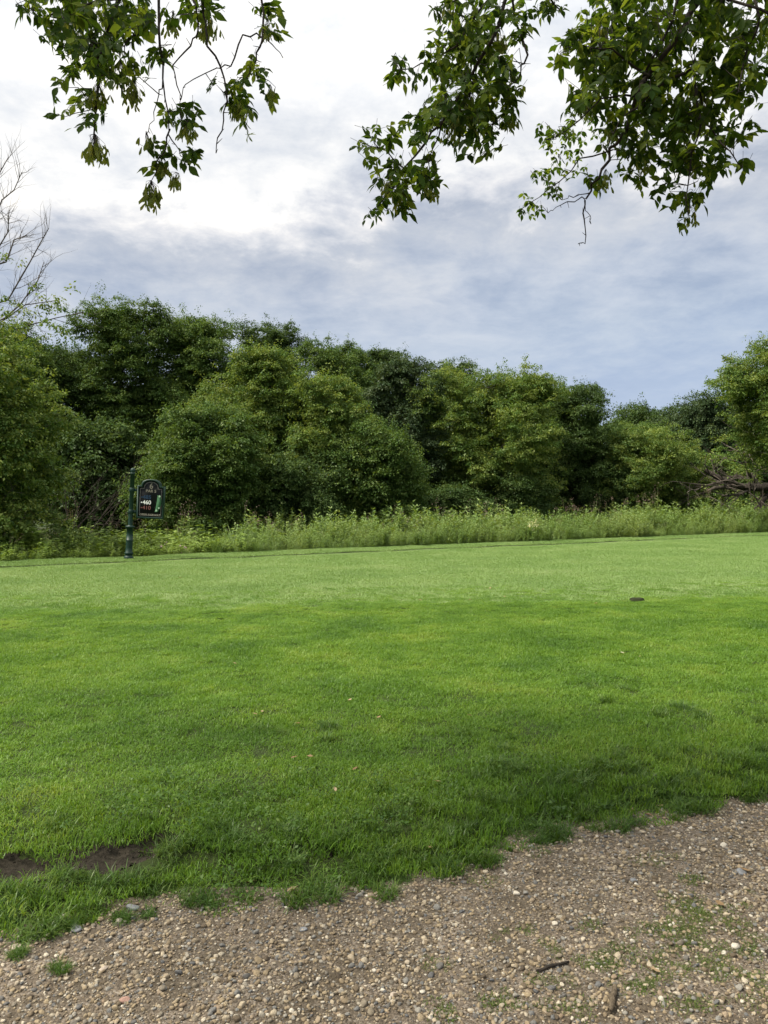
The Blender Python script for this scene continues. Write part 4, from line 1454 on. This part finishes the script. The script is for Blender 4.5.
def overhang():
    r = np.random.default_rng(21)
    base = Vector((2.03, 2.62, float(gravel_z(np.array(2.0), np.array(2.6))) - .05))
    root = empty('overhanging_tree', base, 'tree hanging leafy branches with winged seeds over the top of the view', 'tree')
    sh = np.array(base)

    def W(px_, py_, Y):
        return np.array(at(px_, py_, Y)) - sh
    tk = MB()
    # trunk: flared foot whose root swell just enters the frame at the right
    z = np.array([-.05, .04, .12, .28, .6, 1.4, 2.4, 3.3])
    R = np.array([.66, .60, .50, .40, .34, .30, .28, .25])
    lean = np.array([0, .01, .02, .05, .10, .22, .34, .40])
    a = np.arange(22) * 2 * math.pi / 22
    rows = []
    for q in range(len(z)):
        fl = 1 + .16 * np.cos(a * 4 + 1.1) * (1 if z[q] < .2 else .3) + .05 * np.cos(a * 9 + q) + .05 * r.normal(size=22)
        rows.append(np.stack([lean[q] + R[q] * fl * np.cos(a), R[q] * fl * np.sin(a), np.full(22, z[q])], -1))
    V = np.vstack(rows)
    i_ = np.arange(len(z) - 1)[:, None] * 22
    j_ = np.arange(22)[None, :]
    k_ = (j_ + 1) % 22
    tk.add(V, np.stack([i_ + j_, i_ + k_, i_ + 22 + k_, i_ + 22 + j_], -1).reshape(-1, 4))
    top = np.array([.40, 0, 3.3])
    limbs = {
        'L': [top, np.array([-.2, .35, 4.0]), W(430, -150, 3.5), W(250, -120, 3.5), W(160, -60, 3.4)],
        'M': [top + np.array([-.05, .1, -.2]), np.array([-.1, .7, 4.9]), W(600, -150, 3.7), W(520, -40, 3.7)],
        'R': [top + np.array([0, .1, -.3]), np.array([.3, .9, 4.6]), W(735, -90, 4.1), W(702, -10, 4.1)],
        'U': [top, np.array([.7, -.6, 4.6]), np.array([.9, -1.2, 6.0]), np.array([.8, -1.6, 7.2])],
        'V': [top, np.array([1.5, .5, 4.6]), np.array([2.4, 1.2, 5.6])],
    }
    limbs['W'] = [top, np.array([-1.2, -.2, 4.9]), np.array([-3.6, -.4, 5.9]), np.array([-6.5, .1, 6.6])]  # out-of-view limb, added to carry the crown's shading spread
    rad = {'W': (.17, .12, .08, .03), 'L': (.14, .10, .05, .028, .012), 'M': (.12, .085, .04, .014), 'R': (.12, .08, .035, .016), 'U': (.2, .15, .09, .04), 'V': (.16, .1, .05)}
    for kx in limbs:
        tk.tube(limbs[kx], rad[kx], 9)
    tk.build('trunk', M['bark_dark'], root, smooth=True)

    clusters = {
        'L': dict(D=3.4, spines=[
            ([(160, -60), (158, 30), (164, 80), (169, 132)], .007), ([(160, -60), (120, 0), (98, 60), (96, 110), (95, 150)], .010), ([(120, 0), (70, 5), (40, 20), (30, 8)], .006),
            ([(170, -40), (197, 5), (197, 30), (190, 45), (172, 65), (180, 95), (181, 120)], .005), ([(200, -20), (205, 35), (220, 65), (226, 100), (222, 130), (216, 153)], .006),
            ([(262, -40), (262, 40), (255, 60), (245, 80)], .006), ([(262, 36), (242, 36), (230, 65), (215, 68), (185, 85), (180, 100)], .004), ([(140, 30), (128, 42), (112, 50)], .005),
            ([(169, 130), (165, 150), (155, 165), (152, 185)], .004), ([(169, 135), (180, 150), (188, 165)], .003), ([(262, 38), (275, 48), (283, 58)], .003), ([(164, 80), (158, 95), (152, 120), (146, 135)], .003), ([(160, -60), (100, -30), (60, 0)], .008)],
            circles=[(60, 6, 30, 1), (95, 22, 36, 1.2), (132, 16, 24, 1), (84, 58, 24, 1.1), (112, 62, 24, 1), (130, 82, 13, .6), (85, 96, 14, .9), (94, 116, 12, .8), (78, 128, 6, .6), (20, 17, 8, .7), (36, 4, 10, .8), (58, 40, 10, .8), (64, 82, 9, .7), (60, 110, 8, .6),
                     (172, 116, 11, .9), (190, 120, 14, .9), (147, 58, 12, .7), (158, 60, 10, .6), (166, 150, 12, .7), (186, 162, 12, .8), (152, 172, 8, .7), (200, 8, 16, .9), (212, 2, 10, .8), (145, 30, 14, .8), (172, 15, 12, .7),
                     (235, 98, 12, .9), (243, 84, 12, .9), (241, 118, 9, .8), (252, 74, 10, .8), (269, 14, 12, 1), (278, 28, 8, .7), (266, 78, 9, .8), (268, 98, 6, .6), (212, 88, 5, .5), (247, 135, 6, .5), (252, 114, 6, .5)],
            keys=[(95, 148, 11, 44), (134, 92, 9, 26), (151, 192, 9, 30), (207, 26, 9, 26), (146, 140, 7, 12), (188, 132, 9, 16), (163, 165, 7, 14), (176, 180, 6, 12), (98, 95, 10, 20), (72, 25, 12, 20), (270, 92, 6, 12), (240, 108, 8, 16), (268, 28, 8, 14), (120, 75, 12, 20), (172, 22, 8, 12)]),
        'M': dict(D=3.7, spines=[
            ([(520, -40), (500, 25), (470, 80), (440, 125), (418, 152), (404, 168)], .011), ([(520, -40), (455, 45), (430, 62), (400, 70)], .006), ([(512, 0), (525, 55), (520, 75), (508, 90)], .006), ([(404, 168), (385, 150), (360, 142)], .004), ([(404, 168), (392, 190), (372, 210)], .004),
            ([(470, 80), (490, 110), (492, 145)], .005), ([(440, 125), (430, 160), (428, 185)], .004), ([(520, -40), (545, -5), (560, 10)], .007), ([(520, -40), (470, -10), (440, 10)], .008)],
            circles=[(447, 8, 15, 1), (475, 25, 28, 1.2), (502, 8, 20, 1), (450, 40, 20, 1), (472, 62, 30, 1.2), (488, 82, 26, 1.1), (446, 82, 16, 1), (430, 66, 12, .9), (404, 64, 10, .9), (396, 84, 9, .7), (412, 78, 10, .8), (462, 104, 28, 1.2), (486, 114, 18, 1), (480, 140, 17, 1), (491, 150, 9, .9),
                     (434, 112, 18, 1), (420, 130, 18, 1), (375, 142, 14, .9), (358, 144, 7, .8), (400, 134, 12, .9), (386, 168, 15, 1), (425, 168, 12, .9), (408, 182, 17, 1.1), (398, 204, 14, 1), (374, 206, 11, .9), (367, 218, 7, .8), (432, 184, 12, .9), (458, 152, 10, .7), (372, 180, 9, .7),
                     (518, 38, 13, .9), (511, 100, 12, 1), (516, 112, 8, .8), (540, 4, 14, .9), (556, 8, 12, .8), (530, 22, 9, .7), (500, 62, 12, .8), (505, 122, 8, .7)],
            keys=[(470, 110, 14, 34), (455, 130, 12, 24), (400, 196, 9, 20), (500, 40, 9, 14), (432, 190, 7, 12), (388, 185, 8, 14), (445, 100, 9, 14), (512, 120, 6, 10), (448, 10, 10, 14)]),
        'R': dict(D=4.1, spines=[
            ([(702, -10), (683, 28), (650, 75), (638, 92), (625, 130), (612, 150), (598, 178), (586, 199)], .015), ([(690, -30), (660, 45), (632, 100), (606, 150)], .008), ([(694, 66), (662, 84), (642, 104), (625, 116)], .008), ([(745, -30), (760, 20), (745, 60), (738, 92)], .008),
            ([(586, 199), (584, 220), (583, 243), (578, 244)], .004), ([(586, 199), (568, 202), (556, 208), (548, 213)], .003), ([(590, 192), (575, 196), (562, 200)], .003), ([(585, 206), (590, 215), (591, 224)], .002),
            ([(612, 150), (580, 160), (550, 190), (520, 210)], .004), ([(640, 95), (600, 100), (570, 130), (545, 140)], .005), ([(650, 75), (610, 50), (580, 45)], .007), ([(694, 66), (700, 120), (690, 170), (688, 215)], .007), ([(700, 120), (730, 150), (742, 168)], .005), ([(702, -10), (760, 10), (800, 30)], .008)],
            circles=[(620, 14, 40, 1.2), (680, 14, 50, 1.3), (742, 14, 40, 1.2), (600, 46, 34, 1.1), (580, 48, 24, 1), (562, 58, 10, .8), (641, 60, 40, 1.3), (702, 60, 45, 1.3), (752, 60, 26, 1.1), (622, 92, 38, 1.2), (682, 100, 44, 1.3), (735, 92, 26, 1.1), (594, 92, 22, 1), (575, 108, 14, .8),
                     (652, 130, 36, 1.2), (700, 140, 34, 1.2), (730, 133, 18, 1), (752, 128, 9, .8), (622, 148, 22, 1), (640, 168, 16, 1), (597, 180, 12, .9), (685, 175, 28, 1.1), (718, 168, 18, 1), (742, 168, 6, .7), (690, 204, 14, 1), (682, 224, 8, .9), (652, 192, 7, .8), (640, 188, 5, .7), (662, 200, 8, .6), (603, 120, 12, .7)],
            small=[(560, 140, 17, 1), (545, 134, 10, .9), (580, 128, 17, 1), (570, 165, 14, 1), (546, 180, 13, 1), (551, 194, 11, .9), (527, 204, 10, .9), (517, 214, 6, .8), (590, 110, 12, .8), (558, 155, 8, .7), (536, 212, 7, .7)],
            keys=[(612, 130, 9, 24), (590, 105, 9, 14), (640, 160, 12, 20), (700, 110, 16, 34), (660, 60, 16, 30), (606, 178, 7, 12), (690, 160, 14, 26), (600, 35, 12, 20), (680, 130, 14, 24), (690, 215, 7, 10)]),
    }
    for key, cl in clusters.items():
        D = cl['D']
        br = MB(); lv = MB(); kys = []
        spn_px, spn_P = [], []
        for sp, r0 in cl['spines']:
            off = (r.random() - .5) * .5 if len(spn_px) else 0
            # subdivide and wobble
            pp = []
            for q in range(len(sp) - 1):
                for t in (0, .33, .66):
                    pp.append((sp[q][0] + (sp[q + 1][0] - sp[q][0]) * t + r.normal() * 1.2, sp[q][1] + (sp[q + 1][1] - sp[q][1]) * t + r.normal() * 1.2))
            pp.append(sp[-1])
            n = len(pp)
            P = [W(a_, b_, D - (.28 if key == 'R' else .1) + off * (q / n) + .05 * math.sin(q * 1.3)) for q, (a_, b_) in enumerate(pp)]
            br.tube(P, [max(r0 * (1 - .72 * q / n), .0016) for q in range(n)], 6, wob=.3)
            for q in range(2, n):                       # short side spurs
                if r.random() < .45:
                    d = unit(r.normal(size=(1, 3)))[0] * (.012 + .025 * r.random())
                    br.tube([P[q], P[q] + d], [r0 * .22 + .001, .0009], 4)
            spn_px += pp; spn_P += P
        SPX, SPP = np.array(spn_px), np.array(spn_P)

        def leaves(circ, D, scale):
            Pb, Td, Nr, Ls, Ws, Ti = [], [], [], [], [], []
            for cx, cy, rad_, dn in circ:
                n = max(2, int((.037 if key == 'R' else .042) * rad_ ** 2 * dn / scale ** 2 + .16 * rad_))
                for _ in range(n):
                    a_ = r.random() * 6.283
                    q = math.sqrt(r.random())
                    px_, py_ = cx + rad_ * q * math.cos(a_), cy + rad_ * q * math.sin(a_) * .95
                    dist = np.hypot(SPX[:, 0] - px_, SPX[:, 1] - py_)
                    kx = np.argmin(dist + r.random(len(dist)) * 6)
                    Yl = D + r.normal() * .28 * (1 if rad_ > 15 else .5)
                    Pe = W(px_, py_, Yl)
                    S0 = SPP[kx]
                    away = Pe - S0
                    away[2] *= .6
                    away = away / (np.linalg.norm(away) + 1e-6)
                    dr = away * .8 + r.normal(size=3) * .42 + np.array([0, 0, -.42])
                    dr /= np.linalg.norm(dr)
                    Lr = (.08 + .05 * r.random()) * scale
                    P0 = Pe - dr * Lr * .6
                    # petiole, and a thin twig back to the branch for some
                    br.tube([P0 - dr * .02 * scale, P0 + dr * Lr * .55], [.0011, .0008], 3)
                    if r.random() < .22 and dist[kx] < 42:
                        mid = (S0 + P0) / 2 + r.normal(size=3) * .02
                        br.tube([S0, mid, P0 - dr * .02 * scale], [.0022, .0017, .0011], 4)
                    up = np.array([0, 0, 1.0]) + r.normal(size=3) * .5
                    side = np.cross(dr, up); side /= np.linalg.norm(side) + 1e-6
                    nrm = np.cross(side, dr)
                    ti = r.random()
                    ll = (.038 + .026 * r.random()) * scale
                    spec = [(1.0, dr, 1.12)]
                    for fz in ((.45, .95) if r.random() < .75 else (.3, .62, .95)):
                        for sg in (-1, 1):
                            spec.append((fz * .55, dr * .55 + side * sg * .85 + r.normal(size=3) * .12, .95))
                    for fz, dv, ls in spec:
                        dv = dv + np.array([0, 0, -.1 - .5 * r.random()])
                        Pb.append(P0 + dr * Lr * fz * .6); Td.append(dv); Nr.append(nrm + r.normal(size=3) * .3)
                        Ls.append(ll * ls * (.8 + .35 * r.random())); Ws.append(.40 + .14 * r.random()); Ti.append(ti)
            n = len(Pb)
            T = unit(np.array(Td)); Nn = np.array(Nr)
            Nn = unit(Nn - T * (Nn * T).sum(1, keepdims=True))
            L = np.array(Ls)
            V, tri, quad = leaflet(n, np.array(Pb), T, Nn, L, L * np.array(Ws), r)
            lv.add(V, tri, 0, np.repeat(np.array(Ti), 14))
            lv.F.append(quad + lv.n - len(V)); lv.M.append(np.zeros(len(quad), int))
        leaves(cl['circles'], D, 1.0 * D / 3.7)
        if 'small' in cl:
            D2 = D + 1.1
            for px_, py_ in ((580, 128), (570, 165), (547, 185), (525, 206)):
                pass
            leaves(cl['small'], D2, .80)
        # hanging bunches of paired winged seeds
        for cx, cy, rad_, n in cl['keys']:
            n = int(n * 1.7)
            Pk = np.array([W(cx + rad_ * .8 * r.normal() * .6, cy + rad_ * .9 * r.normal() * .6, D + r.normal() * .05) for _ in range(n)])
            topk = W(cx, cy - rad_ * 1.3, D)
            ky = MB(); kys.append(ky)
            for q in range(0, n, 2):
                br.tube([topk, (topk + Pk[q]) / 2 + r.normal(size=3) * .008, Pk[q]], [.0011, .0009, .0007], 3)
            for sg in (-1, 1):
                a_ = r.random(n) * 6.283
                T = unit(np.stack([np.cos(a_) * .35 * sg, np.sin(a_) * .35 * sg, -np.ones(n)], -1) + .15 * r.normal(size=(n, 3)))
                Nn = unit(np.stack([np.sin(a_), -np.cos(a_), np.zeros(n)], -1) + .3 * r.normal(size=(n, 3)))
                L = .042 * (.85 + .3 * r.random(n))
                B = unit(np.cross(Nn, T))
                Lc, w_ = L[:, None], .013
                V = np.stack([Pk, Pk + T * Lc * .35 + B * w_ * .35, Pk + T * Lc * .75 + B * w_ * .62, Pk + T * Lc, Pk + T * Lc * .75 - B * w_ * .35, Pk + T * Lc * .3 - B * w_ * .3], 1)
                o = (np.arange(n) * 6)[:, None]
                ky.add(V.reshape(-1, 3), np.vstack([o + np.array([[0, 1, 2, 5]]), o + np.array([[2, 3, 4, 5]])]), 0, np.repeat(r.random(n), 6))
        b_o = br.build('branch', M['bark_dark'], root, smooth=True)
        lv.build('foliage', M['lf_over'], b_o)
        for ky in kys:
            ky.build('seed_bunch', M['key'], b_o)
    # unseen rest of the crown, overhead and behind, spread left to shade the near lawn
    cr = MB()
    n = 520
    C = np.stack([-6.4 + 10.8 * r.random(n), -4.0 + 8.4 * r.random(n) ** .85, 6.3 + 2.6 * r.random(n)], -1) - sh * np.array([0, 0, 1]) - np.array([sh[0], sh[1], 0])
    crown_leaves(cr, r, C, .3 + .35 * r.random(n), 34, .12, .6)
    cr.build('crown', M['lf_over'], root)


overhang()


# ------------------------------------------------------------------ small things on the ground
def put_leaf(name, label, px_, py_, L, mat, seed, group=None, lawn=True):
    r = np.random.default_rng(seed)
    g0 = on_ground(px_, py_, .02 if lawn else -.07)
    z = (float(H(g0.x, g0.y)) + .04) if lawn else float(gravel_z(np.array(g0.x), np.array(g0.y))) + .012
    n = 5
    t = np.linspace(0, 1, n)
    w = np.sin(np.clip(t, .04, .96) * math.pi) ** .7 * L * .28
    curl = .25 * L * (r.random() + .3)
    V = []
    for q in range(n):
        zc = curl * (2 * t[q] - 1) ** 2 * .6
        V += [((t[q] - .5) * L, -w[q], zc + w[q] * .5), ((t[q] - .5) * L, 0, zc), ((t[q] - .5) * L, w[q], zc + w[q] * (.2 + .5 * r.random()))]
    F = []
    for q in range(n - 1):
        for s in (0, 1):
            F.append((q * 3 + s, q * 3 + s + 3, q * 3 + s + 4, q * 3 + s + 1))
    mb = MB(); mb.add(V, F, 0, r.random())
    stx = [(.5 * L, 0, curl * .6), (.62 * L, .02 * L, curl * .5), (.75 * L, .06 * L, curl * .3)]
    mb.tube(stx, [.0014, .0012, .001], 4)
    o = mb.build(name, M[mat], loc=(g0.x, g0.y, z))
    o.rotation_euler = ((r.random() - .5) * .6, (r.random() - .5) * .5, r.random() * 6.28)
    tag(o, label, 'leaf', group)
    return o


for k_, (px_, py_) in enumerate(((379, 722), (262, 717), (298, 728), (335, 796), (355, 775), (294, 764), (438, 786), (255, 719), (430, 840), (310, 763), (350, 705), (470, 720), (505, 600), (470, 603), (543, 592), (596, 606), (420, 603), (235, 668), (490, 590), (578, 553), (180, 580), (640, 660))):
    put_leaf('fallen_leaf', 'small dry tan leaf lying on the green lawn', px_, py_, .036 if py_ > 650 else .055, 'dry_leaf', 400 + k_, 'dry leaves fallen on the lawn')
put_leaf('fallen_leaf', 'single pale cream leaf on the lawn at right', 623, 657, .05, 'pale_leaf', 440)
GL = 'dry leaves fallen on the gravel'
for k_, (px_, py_) in enumerate(((648, 816), (660, 806), (632, 812), (700, 806), (330, 878), (292, 893), (497 / 2 + 1, 884), (584 / 2, 893), (640, 806), (688, 805), (745, 872), (655, 972), (720, 905), (40, 898), (620, 830), (712, 793))):
    put_leaf('fallen_leaf', 'small dry brown leaf lying on the gravel path', px_, py_, .04, 'dry_leaf', 460 + k_, GL, lawn=False)


def stick(name, label, px0, py0, px1, py1, rad, mat, seed, cat='stick'):
    r = np.random.default_rng(seed)
    a, b = on_ground(px0, py0, -.065), on_ground(px1, py1, -.065)
    n = 7
    P = []
    for q in range(n):
        c = a.lerp(b, q / (n - 1))
        P.append((c.x + r.normal() * rad * .5, c.y + r.normal() * rad * .5, float(gravel_z(np.array(c.x), np.array(c.y))) + rad * 1.4))
    P = np.array(P)
    org = P.mean(0)
    mb = MB()
    mb.tube(P - org, rad * (1 - .35 * np.abs(np.linspace(-1, 1, n))), 8, wob=.35)
    mb.tube(P[::-1][-2:] - org, [rad * .6, rad * .3], 8)
    o = mb.build(name, M[mat], loc=org, smooth=True)
    tag(o, label, cat)


stick('broken_stick', 'short thick brown broken stick near the bottom of the gravel', 609, 1010, 616, 986, .011, 'stick', 1)
stick('twig', 'thin dark twig lying across the gravel left of the thick stick', 536, 969, 569, 960, .006, 'bark_dark', 2, 'twig')
stick('twig', 'pale thin straw-coloured twig on the gravel above the weeds', 622, 925, 635, 934, .003, 'stick', 3, 'twig')
stick('twig', 'dark weathered twig at the grass edge in the middle', 312, 884, 336, 880, .007, 'bark_grey', 4, 'twig')


def rock(label, px_, py_, s, mat, seed, flat=.5):
    g0 = on_ground(px_, py_, -.07)
    V, F = stone_shape(seed, 3, flat)
    mb = MB(); mb.add(V * s, F)
    o = mb.build('stone', M[mat], loc=(g0.x, g0.y, float(gravel_z(np.array(g0.x), np.array(g0.y))) + s * flat * .35), smooth=True)
    o.rotation_euler = (0, 0, seed)
    tag(o, label, 'stone', 'larger stones on the gravel path')


rock('grey angular stone on the gravel at right below the leaf litter', 741, 872, .024, 'stone_grey', 501)
rock('flat pale grey stone at the grass edge near the bare soil', 75, 930, .034, 'stone_grey', 502, .3)
rock('bluish grey stone on the middle left gravel', 303, 927, .018, 'stone_grey', 503)
rock('pale tan flat stone on the gravel by the left edge', 16, 950, .02, 'stone_tan', 504, .35)
rock('round pale stone low on the gravel in the middle', 394, 992, .015, 'stone_tan', 505)
rock('pinkish stone on the gravel at the lower left', 124, 1002, .02, 'stone_pink', 506)
rock('whitish stone beside the weeds left of the middle', 104, 970, .019, 'stone_tan', 507)
rock('dark grey stone upper middle of the gravel', 634, 882, .018, 'stone_grey', 508)
rock('upright grey stone chip half hidden in the edge grass', 132, 910, .03, 'stone_grey', 509, .7)

# dark divot worn into the tee's near side
g0 = on_ground(637, 602, 0)
mb = MB()
a = np.arange(18) * 2 * math.pi / 18
rr = .065 * (1 + .3 * (np.random.default_rng(3).random(18) - .5))
V = [(0, 0, -.002)] + [(rr[q] * 1.4 * math.cos(a[q]), rr[q] * math.sin(a[q]), .008) for q in range(18)] + [(rr[q] * 1.7 * math.cos(a[q]), rr[q] * 1.3 * math.sin(a[q]), -.03) for q in range(18)]
mb.add(V, [(0, 1 + q, 1 + (q + 1) % 18) for q in range(18)])
mb.add(V, [(1 + q, 19 + q, 19 + (q + 1) % 18, 1 + (q + 1) % 18) for q in range(18)])
o = mb.build('divot', M['under'], loc=(g0.x, g0.y, float(H(g0.x, g0.y)) + .045))
struct(o)
